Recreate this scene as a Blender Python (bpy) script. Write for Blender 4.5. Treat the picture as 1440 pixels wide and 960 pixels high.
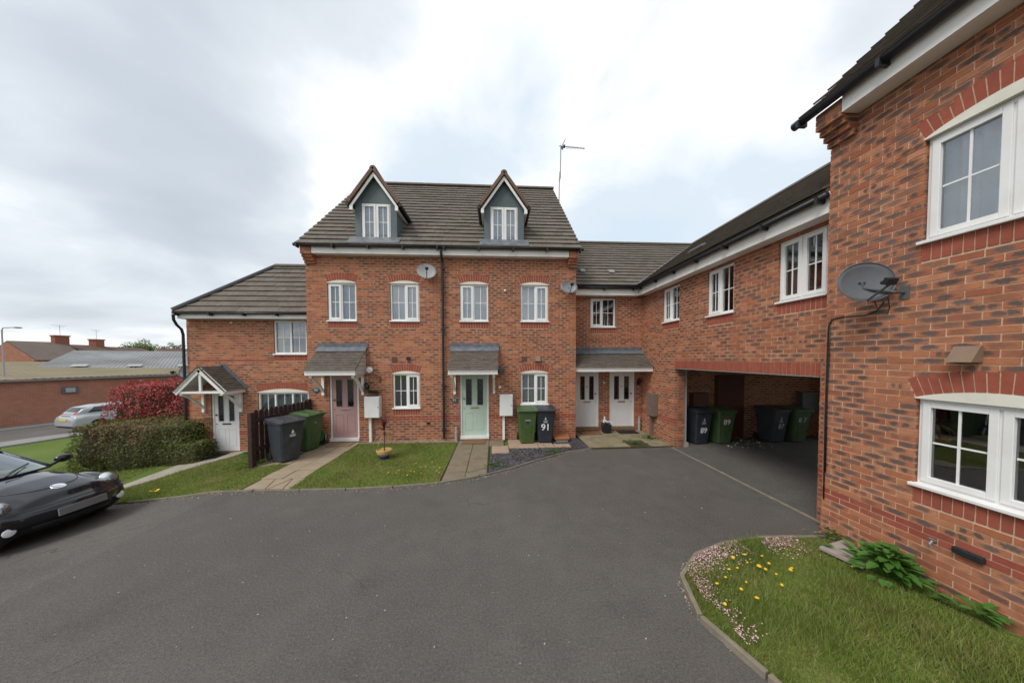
import bpy, bmesh, math, random
import numpy as np
from mathutils import Vector, Matrix, Quaternion, noise
from mathutils.geometry import tessellate_polygon
random.seed(7)
RNG = np.random.default_rng(7)
V = Vector
for o in list(bpy.data.objects):
    bpy.data.objects.remove(o)
SC = bpy.context.scene
COL = SC.collection
R = math.radians

# ---------------------------------------------------------------- camera
CAM_F, CAM_CY = 409.43, 515.14            # focal length and principal row at 1440 x 960
PITCH, YAW, ROLL = -0.028847, 0.056632, -0.002998
CAM_POS = V((0, 0, 2.55))
def cam_axes():
    fw = V((math.sin(YAW), math.cos(YAW), 0)); rt = V((math.cos(YAW), -math.sin(YAW), 0)); up = V((0, 0, 1))
    f2 = fw * math.cos(PITCH) + up * math.sin(PITCH); u2 = up * math.cos(PITCH) - fw * math.sin(PITCH)
    r3 = rt * math.cos(ROLL) + u2 * math.sin(ROLL); u3 = u2 * math.cos(ROLL) - rt * math.sin(ROLL)
    return r3, u3, f2
CR, CU, CF = cam_axes()
cd = bpy.data.cameras.new('camera'); cam = bpy.data.objects.new('camera', cd); COL.objects.link(cam)
cd.sensor_width = 36; cd.lens = CAM_F / 1440 * 36; cd.shift_y = (CAM_CY - 480) / 1440
cd.clip_start = 0.05; cd.clip_end = 3000
cam.matrix_world = Matrix(((CR.x, CU.x, -CF.x, CAM_POS.x), (CR.y, CU.y, -CF.y, CAM_POS.y), (CR.z, CU.z, -CF.z, CAM_POS.z), (0, 0, 0, 1)))
SC.camera = cam
SC.render.engine = 'CYCLES'
SC.render.resolution_x, SC.render.resolution_y = 1024, 682

# ---------------------------------------------------------------- light
SUN_EL, SUN_AZ = 50, 229                   # azimuth clockwise from +Y (the direction looked along)
SC.view_settings.view_transform = 'Standard'; SC.view_settings.look = 'None'
SC.view_settings.exposure = 0.66; SC.view_settings.gamma = 1
SC.view_settings.use_curve_mapping = False
W = bpy.data.worlds.new('World'); SC.world = W; W.use_nodes = True
def build_sky():
    nt = W.node_tree; N = nt.nodes; L = nt.links; N.clear()
    def n(t, **k):
        x = N.new(t)
        for a, b in k.items(): setattr(x, a, b)
        return x
    out = n('ShaderNodeOutputWorld'); bg = n('ShaderNodeBackground')
    sky = n('ShaderNodeTexSky', sky_type='NISHITA', sun_disc=False)
    sky.sun_elevation = R(SUN_EL); sky.sun_rotation = R(SUN_AZ); sky.dust_density = 2.0
    tc = n('ShaderNodeTexCoord'); sep = n('ShaderNodeSeparateXYZ'); L.new(tc.outputs['Generated'], sep.inputs[0])
    def mth(op, a, b=None, clamp=False):
        m = n('ShaderNodeMath', operation=op, use_clamp=clamp)
        for i, v in enumerate((a, b)):
            if v is None: continue
            if isinstance(v, (int, float)): m.inputs[i].default_value = v
            else: L.new(v, m.inputs[i])
        return m.outputs[0]
    zz = mth('ADD', mth('MAXIMUM', sep.outputs[2], 0.0), 0.30)
    cx = mth('DIVIDE', sep.outputs[0], zz); cy = mth('DIVIDE', sep.outputs[1], zz)
    comb = n('ShaderNodeCombineXYZ'); L.new(cx, comb.inputs[0]); L.new(cy, comb.inputs[1])
    def cloud(scale, detail, off, rough=.5, dist=.4):
        mp = n('ShaderNodeMapping'); L.new(comb.outputs[0], mp.inputs[0]); mp.inputs['Location'].default_value = off
        t = n('ShaderNodeTexNoise'); t.inputs['Scale'].default_value = scale; t.inputs['Detail'].default_value = detail
        t.inputs['Roughness'].default_value = rough; t.inputs['Distortion'].default_value = dist
        L.new(mp.outputs[0], t.inputs['Vector']); return t.outputs['Fac']
    big = cloud(0.55, 2, SKY_OFF, .45, .2); fine = cloud(1.7, 6, (0.4, 2.2, 0), .5, .3)
    dens = mth('ADD', mth('MULTIPLY', big, .70), mth('MULTIPLY', fine, .30))
    ramp = n('ShaderNodeValToRGB'); L.new(dens, ramp.inputs[0])
    cr = ramp.color_ramp; cr.elements[0].position = .36; cr.elements[0].color = (.60, .70, .79, 1)
    cr.elements[1].position = .64; cr.elements[1].color = (.47, .52, .575, 1)
    e = cr.elements.new(.43); e.color = (.66, .74, .81, 1)
    e = cr.elements.new(.485); e.color = (1.0, 1.0, 1.0, 1)
    e = cr.elements.new(.525); e.color = (.70, .745, .79, 1)
    e = cr.elements.new(.58); e.color = (.545, .595, .645, 1)
    # thin cloud over the clear sky: the clear sky still tints it
    mul = n('ShaderNodeMix', data_type='RGBA', blend_type='MIX'); mul.inputs[0].default_value = .9
    sc = n('ShaderNodeMix', data_type='RGBA', blend_type='MULTIPLY'); sc.inputs[0].default_value = 1
    L.new(sky.outputs[0], sc.inputs[6]); sc.inputs[7].default_value = (.10, .10, .10, 1)
    L.new(sc.outputs[2], mul.inputs[6]); L.new(ramp.outputs[0], mul.inputs[7])
    L.new(mul.outputs[2], bg.inputs[0]); bg.inputs[1].default_value = SKY_STRENGTH
    L.new(bg.outputs[0], out.inputs[0])
SKY_STRENGTH = 0.80; SKY_OFF = (7.3, 2.9, 0)
build_sky()
sd = bpy.data.lights.new('sun', 'SUN'); sd.energy = 1.5; sd.angle = R(25); sd.color = (1, .96, .9)
sun = bpy.data.objects.new('sun', sd); COL.objects.link(sun)
sdir = V((math.sin(R(SUN_AZ)) * math.cos(R(SUN_EL)), math.cos(R(SUN_AZ)) * math.cos(R(SUN_EL)), math.sin(R(SUN_EL))))
sun.rotation_euler = sdir.to_track_quat('Z', 'Y').to_euler(); sun.location = (0, 0, 30)

# ---------------------------------------------------------------- helpers
def proj(P):
    d = V(P) - CAM_POS; z = d.dot(CF)
    if z < .1: return (-9999, -9999, z)
    return (720 + CAM_F * d.dot(CR) / z, CAM_CY - CAM_F * d.dot(CU) / z, z)

ORG = {}
def tag(o, label=None, cat=None, group=None, kind=None):
    if label: o['label'] = label
    if cat: o['category'] = cat
    if group: o['group'] = group
    if kind: o['kind'] = kind
    return o
def thing(name, loc, label, cat, group=None, rot=None):
    o = bpy.data.objects.new(name, None); COL.objects.link(o); o.location = loc; o.empty_display_size = .1
    if rot is not None: o.rotation_euler = rot
    ORG[o.name] = V((0, 0, 0)) if rot is not None else V(loc)
    return tag(o, label, cat, group)
def org(parent): return ORG.get(parent.name, V((0, 0, 0))) if parent else V((0, 0, 0))

class MB:
    def __init__(s): s.v = []; s.f = []; s.uv = []; s.T = None; s.hasuv = False
    def add(s, vs, fs, uvs=None):
        b = len(s.v)
        if s.T is not None: vs = [s.T @ V(p) for p in vs]
        s.v.extend([tuple(p) for p in vs])
        for i, f in enumerate(fs):
            s.f.append([b + k for k in f])
            if uvs: s.uv.append(uvs[i]); s.hasuv = True
            else: s.uv.append([(0, 0)] * len(f))
        return s
    def box(s, x0, x1, y0, y1, z0, z1):
        if x0 > x1: x0, x1 = x1, x0
        if y0 > y1: y0, y1 = y1, y0
        if z0 > z1: z0, z1 = z1, z0
        return s.add([(x0, y0, z0), (x1, y0, z0), (x1, y1, z0), (x0, y1, z0), (x0, y0, z1), (x1, y0, z1), (x1, y1, z1), (x0, y1, z1)],
              [(0, 3, 2, 1), (4, 5, 6, 7), (0, 1, 5, 4), (1, 2, 6, 5), (2, 3, 7, 6), (3, 0, 4, 7)])
    def hexa(s, p):   # 8 points, bottom ring then top ring
        return s.add(p, [(0, 3, 2, 1), (4, 5, 6, 7), (0, 1, 5, 4), (1, 2, 6, 5), (2, 3, 7, 6), (3, 0, 4, 7)])
    def prism(s, a, b):   # two rings of the same length, capped
        n = len(a); fs = [list(range(n))[::-1], list(range(n, 2 * n))]
        for i in range(n): j = (i + 1) % n; fs.append((i, j, n + j, n + i))
        return s.add(list(a) + list(b), fs)
    def bar(s, p, q, w, h, up=(0, 0, 1)):
        p, q = V(p), V(q); d = (q - p).normalized(); up = V(up)
        if abs(d.dot(up)) > .98: up = V((0, 1, 0))
        sx = d.cross(up).normalized() * w / 2; sy = sx.cross(d).normalized() * h / 2
        return s.prism([p - sx - sy, p + sx - sy, p + sx + sy, p - sx + sy], [q - sx - sy, q + sx - sy, q + sx + sy, q - sx + sy])
    def tube(s, pts, r, n=8, cap=True):
        pts = [V(p) for p in pts]; rr = r if isinstance(r, (list, tuple)) else [r] * len(pts); vs = []; fs = []
        pu = None
        for i, p in enumerate(pts):
            d = (pts[min(i + 1, len(pts) - 1)] - pts[max(i - 1, 0)])
            d = d.normalized() if d.length > 1e-9 else V((0, 0, 1))
            if pu is None:
                pu = d.cross(V((0, 0, 1)) if abs(d.z) < .95 else V((0, 1, 0))).normalized()
            else: pu = (pu - d * pu.dot(d)).normalized()
            pv = d.cross(pu)
            for k in range(n):
                a = 2 * math.pi * k / n; vs.append(p + (pu * math.cos(a) + pv * math.sin(a)) * rr[i])
        for i in range(len(pts) - 1):
            for k in range(n):
                j = (k + 1) % n; fs.append((i * n + k, i * n + j, (i + 1) * n + j, (i + 1) * n + k))
        if cap: fs.append(list(range(n))[::-1]); fs.append([(len(pts) - 1) * n + k for k in range(n)])
        return s.add(vs, fs)
    def lathe(s, prof, n=16, T=None):    # prof: (r, z)
        vs = []; fs = []
        for r, z in prof:
            for k in range(n):
                a = 2 * math.pi * k / n; p = V((r * math.cos(a), r * math.sin(a), z)); vs.append(T @ p if T else p)
        for i in range(len(prof) - 1):
            for k in range(n):
                j = (k + 1) % n; fs.append((i * n + k, i * n + j, (i + 1) * n + j, (i + 1) * n + k))
        fs.append(list(range(n))[::-1]); fs.append([(len(prof) - 1) * n + k for k in range(n)])
        return s.add(vs, fs)
    def quad(s, a, b, c, d, uv=False): return s.add([a, b, c, d], [(0, 1, 2, 3)], [[(0, 0), (1, 0), (1, 1), (0, 1)]] if uv else None)
    def mesh(s, name, off=V((0, 0, 0)), smooth=False):
        m = bpy.data.meshes.new(name); m.from_pydata([(p[0] - off.x, p[1] - off.y, p[2] - off.z) for p in s.v], [], s.f)
        if s.hasuv:
            l = m.uv_layers.new(name='UVMap'); l.data.foreach_set('uv', [c for f in s.uv for q in f for c in q])
        if smooth: m.polygons.foreach_set('use_smooth', [True] * len(m.polygons))
        m.update(); return m
    def build(s, name, mat, parent=None, smooth=False, kind=None, bevel=0, label=None):
        off = org(parent); m = s.mesh(name, off, smooth); m.materials.append(mat)
        return link(name, m, parent, kind, bevel, label)
def link(name, m, parent=None, kind=None, bevel=0, label=None):
    o = bpy.data.objects.new(name, m); COL.objects.link(o)
    if parent: o.parent = parent; ORG[o.name] = org(parent)
    if kind: o['kind'] = kind
    if label: o['label'] = label
    if bevel:
        b = o.modifiers.new('bevel', 'BEVEL'); b.width = bevel; b.segments = 2; b.limit_method = 'ANGLE'
    return o
def single(name, mb, mat, label, cat, group=None, smooth=False, bevel=0, loc=None):
    loc = V(loc) if loc is not None else V((0, 0, 0))
    m = mb.mesh(name, loc, smooth); m.materials.append(mat); o = link(name, m, bevel=bevel); o.location = loc
    return tag(o, label, cat, group)

# ---------------------------------------------------------------- materials
MT = {}
class NT:
    def __init__(s, name):
        s.m = bpy.data.materials.new(name); s.m.use_nodes = True; s.t = s.m.node_tree; s.t.nodes.clear()
        s.out = s.n('ShaderNodeOutputMaterial'); s.b = s.n('ShaderNodeBsdfPrincipled'); s.l(s.b.outputs[0], s.out.inputs[0])
        MT[name] = s.m
    def n(s, t, **k):
        x = s.t.nodes.new(t)
        for a, b in k.items(): setattr(x, a, b)
        return x
    def l(s, a, b): s.t.links.new(a, b)
    def put(s, sock, v):
        if hasattr(v, 'is_output') or hasattr(v, 'node'): s.l(v, sock)
        else: sock.default_value = v
    def math(s, op, a, b=None, c=None, clamp=False):
        m = s.n('ShaderNodeMath', operation=op, use_clamp=clamp)
        for i, v in enumerate((a, b, c)):
            if v is not None: s.put(m.inputs[i], v)
        return m.outputs[0]
    def mix(s, f, a, b, mode='MIX'):
        m = s.n('ShaderNodeMix', data_type='RGBA', blend_type=mode); s.put(m.inputs[0], f)
        for i, v in ((6, a), (7, b)): s.put(m.inputs[i], (*v, 1) if isinstance(v, tuple) and len(v) == 3 else v)
        return m.outputs[2]
    def noise(s, scale, detail=3, vec=None, rough=.55, dist=0):
        t = s.n('ShaderNodeTexNoise'); t.inputs['Scale'].default_value = scale; t.inputs['Detail'].default_value = detail
        t.inputs['Roughness'].default_value = rough; t.inputs['Distortion'].default_value = dist
        if vec is None: vec = s.pos()
        s.l(vec, t.inputs['Vector']); return t.outputs['Fac']
    def pos(s):
        if not hasattr(s, '_p'): s._p = s.n('ShaderNodeNewGeometry').outputs['Position']
        return s._p
    def rnd(s):
        if not hasattr(s, '_r'):
            a = s.n('ShaderNodeObjectInfo').outputs['Random']; b = s.n('ShaderNodeNewGeometry').outputs['Random Per Island']
            s._r = s.math('FRACT', s.math('ADD', a, b))
        return s._r
    def white(s, k):
        w = s.n('ShaderNodeTexWhiteNoise', noise_dimensions='1D'); s.l(s.math('MULTIPLY_ADD', s.rnd(), 917.3, k), w.inputs['W'])
        return w.outputs['Value']
    def ramp(s, f, pts, mode='LINEAR'):
        r = s.n('ShaderNodeValToRGB'); s.put(r.inputs[0], f); c = r.color_ramp; c.interpolation = mode
        while len(c.elements) < len(pts): c.elements.new(.5)
        for e, (p, col) in zip(c.elements, pts): e.position = p; e.color = (*col, 1) if len(col) == 3 else col
        return r.outputs[0]
    def mapr(s, v, a, b, c=0, d=1, smooth=False):
        m = s.n('ShaderNodeMapRange', interpolation_type='SMOOTHSTEP' if smooth else 'LINEAR')
        s.put(m.inputs[0], v)
        for i, x in enumerate((a, b, c, d)): s.put(m.inputs[1 + i], x)
        return m.outputs[0]
    def bump(s, h, dist=.01, strength=.5):
        b = s.n('ShaderNodeBump'); b.inputs['Strength'].default_value = strength; b.inputs['Distance'].default_value = dist
        s.l(h, b.inputs['Height']); s.l(b.outputs[0], s.b.inputs['Normal'])
    def done(s, col=None, rough=.7, spec=.3, metal=0):
        if col is not None: s.put(s.b.inputs['Base Color'], (*col, 1) if isinstance(col, tuple) and len(col) == 3 else col)
        s.put(s.b.inputs['Roughness'], rough); s.b.inputs['Metallic'].default_value = metal
        s.b.inputs['Specular IOR Level'].default_value = spec; return s.m

def pm(name, col, rough=.6, var=.12, scale=6, bump=0, spec=.3, metal=0, dirt=None, dirtamt=.3):
    t = NT(name); a = t.noise(scale, 4); b = t.noise(scale * 7.3, 3)
    f = t.math('ADD', t.math('MULTIPLY', a, .65), t.math('MULTIPLY', b, .35))
    lo = tuple(c * (1 - var) for c in col); hi = tuple(min(1, c * (1 + var)) for c in col)
    c = t.ramp(f, [(.3, lo), (.7, hi)])
    if dirt: c = t.mix(t.math('MULTIPLY', t.mapr(t.noise(scale * .7, 5), .45, .75), dirtamt), c, dirt)
    if bump: t.bump(b, bump, .6)
    return t.done(c, t.mapr(a, .3, .7, max(0, rough - .06), min(1, rough + .06)), spec, metal)

def brick_mat(name, tones, dark, darkp, mortar_smear=.16):
    t = NT(name); uvn = t.n('ShaderNodeUVMap'); sp = t.n('ShaderNodeSeparateXYZ'); t.l(uvn.outputs[0], sp.inputs[0])
    r1, r2, r3, r4 = (t.white(k) for k in (0., 13.7, 41.1, 77.9))
    base = t.ramp(r1, [(i / (len(tones) - 1), c) for i, c in enumerate(tones)])
    n1 = t.noise(14, 5); n2 = t.noise(90, 3)
    base = t.mix(t.mapr(n1, .35, .7, 0, .35), base, tuple(c * .55 for c in tones[0]))
    if darkp:
        u = t.math('ADD', sp.outputs[0], t.math('MULTIPLY', t.math('SUBTRACT', n1, .5), .5))
        v = t.math('ADD', sp.outputs[1], t.math('MULTIPLY', t.math('SUBTRACT', t.noise(37, 2), .5), .7))
        two = t.math('GREATER_THAN', r4, .84)
        uc = t.math('SUBTRACT', u, t.math('MULTIPLY_ADD', r2, .16, .42))
        u2 = t.math('SUBTRACT', t.math('ABSOLUTE', uc), .2)
        uu = t.math('ADD', t.math('MULTIPLY', uc, t.math('SUBTRACT', 1., two)), t.math('MULTIPLY', u2, two))
        ra = t.math('MULTIPLY_ADD', r2, .30, .26); ra = t.math('MULTIPLY', ra, t.math('MULTIPLY_ADD', two, -.6, 1.))
        q = t.math('ADD', t.math('POWER', t.math('ABSOLUTE', t.math('DIVIDE', uu, ra)), 2.), t.math('POWER', t.math('ABSOLUTE', t.math('DIVIDE', t.math('SUBTRACT', v, .5), .44)), 2.))
        m = t.mapr(q, .25, 1.5, 1, 0, True)
        m = t.math('MULTIPLY', m, t.mapr(t.math('ADD', r3, t.mapr(t.noise(.7, 3), .3, .7, -.3, .3)), 1 - darkp, 1 - darkp + .4, 0, 1))
        dk = t.mix(t.white(5.5), dark, tuple(c * 1.7 for c in dark))
        base = t.mix(t.math('MULTIPLY', m, .92), base, dk)
    base = t.mix(t.mapr(n2, .55, .8, 0, mortar_smear), base, (.5, .36, .27))
    big = t.noise(.55, 4)
    base = t.mix(t.mapr(big, .4, .72, 0, .22), base, tuple(c * .62 for c in tones[1]))
    base = t.mix(t.mapr(t.noise(2.3, 6, rough=.7), .64, .8, 0, .4), base, (.52, .43, .37))
    t.bump(n2, .004, .5)
    return t.done(base, .85, .2)

BR = brick_mat('brick_multi', [(.37, .13, .066), (.46, .188, .098), (.34, .112, .062), (.51, .23, .125), (.42, .15, .076), (.47, .205, .108)], (.074, .062, .058), .74)
BRD = brick_mat('brick_dim', [(.36, .115, .055), (.44, .155, .078), (.38, .11, .055), (.48, .185, .10)], (.08, .062, .06), .58)
BRS = brick_mat('brick_soldier', [(.30, .085, .056), (.36, .105, .068), (.33, .092, .06)], (.1, .05, .05), 0, .05)
BRB = brick_mat('brick_band', [(.29, .075, .05), (.34, .09, .058), (.32, .10, .062)], (.1, .05, .05), 0, .08)
def mortar():
    t = NT('mortar'); n = t.noise(25, 5); g = t.noise(160, 2)
    c = t.ramp(n, [(.3, (.53, .37, .25)), (.7, (.66, .49, .35))]); t.bump(g, .004, .6)
    return t.done(c, .95, .1)
MO = mortar()
def tile_mat(name, a, b, c):
    t = NT(name); r = t.white(3.3); n = t.noise(9, 6); n2 = t.noise(60, 3)
    col = t.ramp(r, [(0, a), (.5, b), (1, c)])
    col = t.mix(t.mapr(n, .42, .68, 0, .45), col, tuple(x * .62 for x in a))
    col = t.mix(t.mapr(n2, .55, .8, 0, .3), col, (.24, .23, .19)); col = t.mix(t.mapr(t.noise(.8, 6, rough=.65), .5, .72, 0, .5), col, (.10, .10, .065)); col = t.mix(t.mapr(t.noise(26, 4, rough=.7), .62, .75, 0, .55), col, (.27, .265, .22))
    t.bump(n2, .006, .6); return t.done(col, .9, .15)
TI = tile_mat('roof_tile', (.125, .108, .092), (.165, .145, .122), (.145, .122, .102))
TID = tile_mat('canopy_tile', (.10, .085, .075), (.135, .113, .096), (.115, .095, .08))
TIB = tile_mat('verge_tile', (.16, .10, .07), (.19, .12, .085), (.14, .095, .07))
WH = pm('white_upvc', (.78, .78, .77), .35, .04, 3, spec=.45, dirt=(.5, .48, .42), dirtamt=.25)
FA = pm('fascia_white', (.82, .81, .78), .45, .04, 2.5, spec=.35, dirt=(.5, .48, .42), dirtamt=.3)
CRM = pm('arch_head_cream', (.74, .72, .63), .5, .05, 5, dirt=(.4, .38, .3), dirtamt=.3)
BLK = pm('black_plastic', (.02, .021, .024), .4, .2, 8, spec=.4)
LEAD = pm('lead_flashing', (.11, .122, .14), .5, .25, 9, .002, .35, dirt=(.26, .27, .29), dirtamt=.5)
SLG = pm('dormer_slate_grey', (.10, .13, .138), .55, .12, 5, dirt=(.16, .19, .2), dirtamt=.4)
DARK = pm('dark_room', (.045, .045, .048), .9, .2, 2)
ROOM = pm('room_wall', (.16, .155, .145), .9, .2, 2)
CONC = pm('concrete', (.34, .31, .26), .9, .2, 6, .004, .15, dirt=(.18, .16, .11), dirtamt=.5)
GREY = pm('grey_metal', (.22, .225, .235), .45, .15, 8, spec=.4, metal=.3)
DGREY = pm('dark_grey_metal', (.10, .105, .115), .45, .15, 9, spec=.4)
LGREY = pm('light_grey_metal', (.33, .335, .33), .5, .1, 9, spec=.35)
PINK = pm('pink_door_paint', (.42, .26, .245), .4, .05, 4, spec=.4)
MINT = pm('mint_door_paint', (.42, .53, .45), .4, .05, 4, spec=.4)
WDOOR = pm('white_door_paint', (.70, .70, .70), .38, .04, 4, spec=.4)
GOLD = pm('brass', (.42, .27, .09), .4, .2, 20, spec=.5, metal=.7)
SILV = pm('satin_steel', (.6, .6, .62), .3, .08, 20, spec=.5, metal=.8)
CLAP = pm('boarding_grey', (.55, .52, .48), .6, .1, 5)
WOODT = pm('threshold_wood', (.20, .13, .07), .7, .3, 12, .002)
MATB = pm('coir_mat', (.20, .12, .065), .98, .3, 60, .01, .05)
MATK = pm('black_mat', (.025, .025, .027), .95, .3, 60, .01, .1)
FENC = pm('fence_brown', (.050, .030, .026), .8, .35, 14, .004, .15, dirt=(.10, .07, .06), dirtamt=.4)
SLAB = pm('slab_tan', (.30, .24, .17), .92, .13, 4, .003, .12, dirt=(.22, .18, .12), dirtamt=.5)
SLABG = pm('slab_brown', (.205, .168, .12), .92, .18, 4, .004, .12, dirt=(.13, .12, .075), dirtamt=.6)
SLABP = pm('slab_pinkish', (.37, .27, .20), .9, .12, 4, .003, .12, dirt=(.25, .2, .15), dirtamt=.4)
SLABM = pm('slab_mossy', (.25, .212, .14), .92, .2, 4, .005, .12, dirt=(.12, .12, .05), dirtamt=.65)
TERRA = pm('terracotta', (.33, .12, .055), .8, .12, 10, .002)
BRN = pm('brown_plastic', (.12, .06, .04), .6, .1, 8)
TAN = pm('tan_plastic', (.22, .15, .105), .55, .1, 8)
SHDOOR = pm('brown_boards', (.10, .032, .022), .65, .25, 11, .003)
BINN = pm('bin_navy', (.026, .031, .042), .42, .2, 7, spec=.4, dirt=(.09, .09, .09), dirtamt=.25)
BINK = pm('bin_charcoal', (.040, .046, .055), .42, .2, 7, spec=.4, dirt=(.12, .12, .12), dirtamt=.25)
BING = pm('bin_green', (.05, .10, .034), .42, .15, 7, spec=.4, dirt=(.13, .15, .1), dirtamt=.3)
BINO = pm('bin_olive', (.060, .105, .030), .42, .15, 7, spec=.4, dirt=(.13, .15, .1), dirtamt=.3)
RUB = pm('rubber', (.018, .018, .018), .8, .2, 12)
WPAINT = pm('white_print', (.78, .78, .78), .6, .03, 9)
DIMP = pm('faded_print', (.42, .45, .48), .6, .05, 9)
REDP = pm('red_print', (.5, .04, .04), .6, .05, 9)
BLUP = pm('blue_print', (.03, .04, .12), .6, .05, 9)
NET = pm('net_curtain', (.62, .65, .68), .95, .1, 6)
WCURT = pm('white_curtain', (.80, .80, .79), .95, .08, 6)
DRAPE = pm('drape_grey', (.34, .345, .33), .95, .15, 6)
GDRAPE = pm('drape_green_grey', (.38, .45, .40), .95, .12, 6)
CLAYB = pm('stem_brown', (.12, .085, .05), .9, .3, 20)
def glass(name, tint=(.75, .8, .82), refl=1.0):
    t = NT(name); t.t.nodes.remove(t.b)
    g = t.n('ShaderNodeBsdfGlossy'); g.inputs['Roughness'].default_value = .02; g.inputs['Color'].default_value = (.92, .96, 1, 1)
    tr = t.n('ShaderNodeBsdfTransparent'); tr.inputs['Color'].default_value = (*tint, 1)
    f = t.n('ShaderNodeFresnel'); f.inputs['IOR'].default_value = 1.5
    b = t.n('ShaderNodeBump'); b.inputs['Strength'].default_value = .08; b.inputs['Distance'].default_value = .02
    t.l(t.noise(1.7, 2), b.inputs['Height']); t.l(b.outputs[0], g.inputs['Normal'])
    mx = t.n('ShaderNodeMixShader'); t.l(t.math('MULTIPLY_ADD', f.outputs[0], refl, .08 * refl), mx.inputs[0]); t.l(tr.outputs[0], mx.inputs[1]); t.l(g.outputs[0], mx.inputs[2])
    t.l(mx.outputs[0], t.out.inputs[0]); return t.m
GL = glass('window_glass', refl=1.7)
GLD = glass('leaded_glass', (.22, .23, .24), .9)
GLC = glass('car_glass', (.5, .6, .55), 1.6)
def leafmat(name, cols, rough=.5, trans=.25, straw=0):
    t = NT(name); r = t.white(2.2)
    c = t.ramp(r, [(i / (len(cols) - 1), k) for i, k in enumerate(cols)]); c = t.mix(t.mapr(t.noise(1.6, 3), .35, .7, 0, .5), c, tuple(x * .6 for x in cols[0]))
    if straw: c = t.mix(t.mapr(t.noise(.9, 5), .46, .68, 0, straw), c, (.30, .235, .11))
    t.done(c, rough, .3)
    tr = t.n('ShaderNodeBsdfTranslucent'); t.l(c, tr.inputs[0]); mx = t.n('ShaderNodeMixShader'); mx.inputs[0].default_value = trans
    t.l(t.b.outputs[0], mx.inputs[1]); t.l(tr.outputs[0], mx.inputs[2]); t.l(mx.outputs[0], t.out.inputs[0]); return t.m
GRASS = leafmat('grass_blades', [(.15, .225, .032), (.20, .29, .048), (.245, .32, .065), (.28, .32, .095), (.34, .31, .14)], .6, .35, .6)
HEDL = leafmat('hedge_leaf', [(.13, .11, .034), (.19, .14, .045), (.25, .135, .06), (.15, .155, .036), (.28, .15, .075)])
HEDG = leafmat('hedge_green_leaf', [(.085, .12, .026), (.14, .17, .036), (.19, .195, .05)])
PHOR = leafmat('photinia_red_leaf', [(.42, .05, .055), (.55, .10, .095), (.34, .055, .05), (.62, .17, .15)])
PHOG = leafmat('photinia_green_leaf', [(.02, .05, .016), (.035, .075, .02), (.06, .05, .025)])
WEED = leafmat('weed_leaf', [(.06, .16, .025), (.09, .21, .035), (.12, .24, .05)], .45)
TREEL = leafmat('tree_leaf', [(.10, .16, .03), (.15, .22, .05), (.2, .26, .08)])
CORD = leafmat('cordyline_red_leaf', [(.08, .018, .02), (.12, .03, .03)])
STRAW = leafmat('cordyline_straw_leaf', [(.32, .21, .10), (.26, .16, .08)])
YEL = pm('flower_yellow', (.75, .45, .02), .7, .1, 30)
PETAL = pm('petal_pink', (.74, .46, .51), .8, .12, 30)
SLATE = leafmat('slate_chip', [(.085, .078, .088), (.125, .112, .122), (.17, .155, .165), (.07, .065, .072)], .8, 0)
PEB = leafmat('pebble', [(.42, .34, .25), (.30, .23, .16), (.50, .43, .34), (.22, .17, .12)], .9, 0)
GRIT = leafmat('grit', [(.45, .43, .40), (.30, .28, .25), (.55, .53, .50)], .9, 0)
def asphalt():
    t = NT('asphalt'); a = t.noise(.35, 5); b = t.noise(130, 2, rough=.7); c = t.noise(3.1, 6); d = t.noise(42, 4, rough=.7); e = t.noise(1.1, 6, rough=.65)
    col = t.ramp(t.math('ADD', t.math('MULTIPLY', a, .6), t.math('MULTIPLY', c, .4)), [(.3, (.084, .076, .070)), (.52, (.111, .101, .093)), (.72, (.142, .130, .119))])
    col = t.mix(t.mapr(e, .54, .70, 0, .45), col, (.060, .055, .052)); col = t.mix(t.mapr(e, .44, .30, 0, .35), col, (.155, .145, .133))
    col = t.mix(t.mapr(d, .52, .72, 0, .55), col, (.21, .195, .18)); col = t.mix(t.mapr(d, .48, .30, 0, .6), col, (.042, .039, .036))
    col = t.mix(t.mapr(b, .52, .78, 0, .6), col, (.25, .235, .215)); col = t.mix(t.mapr(b, .48, .3, 0, .5), col, (.04, .037, .035))
    vo = t.n('ShaderNodeTexVoronoi', feature='DISTANCE_TO_EDGE'); vo.inputs['Scale'].default_value = .32; t.l(t.n('ShaderNodeVectorMath', operation='ADD').outputs[0], vo.inputs['Vector'])
    va = vo.inputs['Vector'].links[0].from_node; t.l(t.pos(), va.inputs[0]); nz = t.n('ShaderNodeTexNoise'); nz.inputs['Scale'].default_value = 1.3; nz.inputs['Detail'].default_value = 6; t.l(t.pos(), nz.inputs['Vector']); t.l(nz.outputs['Color'], va.inputs[1])
    cr = t.math('MULTIPLY', t.mapr(vo.outputs['Distance'], .0, .006, 1, 0), t.mapr(a, .5, .6, 0, .55)); col = t.mix(cr, col, (.03, .028, .026))
    t.bump(t.math('ADD', b, d), .010, .8); return t.done(col, t.mapr(c, .3, .7, .78, .95), .22)
ASP = asphalt()
def soil():
    t = NT('lawn_soil'); a = t.noise(1.3, 5); b = t.noise(40, 4)
    col = t.ramp(a, [(.3, (.10, .14, .03)), (.5, (.135, .175, .04)), (.72, (.20, .175, .08))]); col = t.mix(t.mapr(b, .5, .75, 0, .5), col, (.10, .08, .045))
    t.bump(b, .03, .8); return t.done(col, .95, .1)
SOIL = soil(); PBASE = pm('bedding_sand', (.075, .06, .04), .95, .3, 9, .01, .1)
def grassfar():
    t = NT('grass_far'); a = t.noise(.35, 5); b = t.noise(12, 5)
    col = t.ramp(a, [(.3, (.085, .125, .026)), (.55, (.11, .155, .036)), (.75, (.14, .175, .05))]); col = t.mix(t.mapr(b, .5, .75, 0, .35), col, (.05, .08, .016))
    t.bump(b, .05, .7); return t.done(col, .95, .1)
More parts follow.
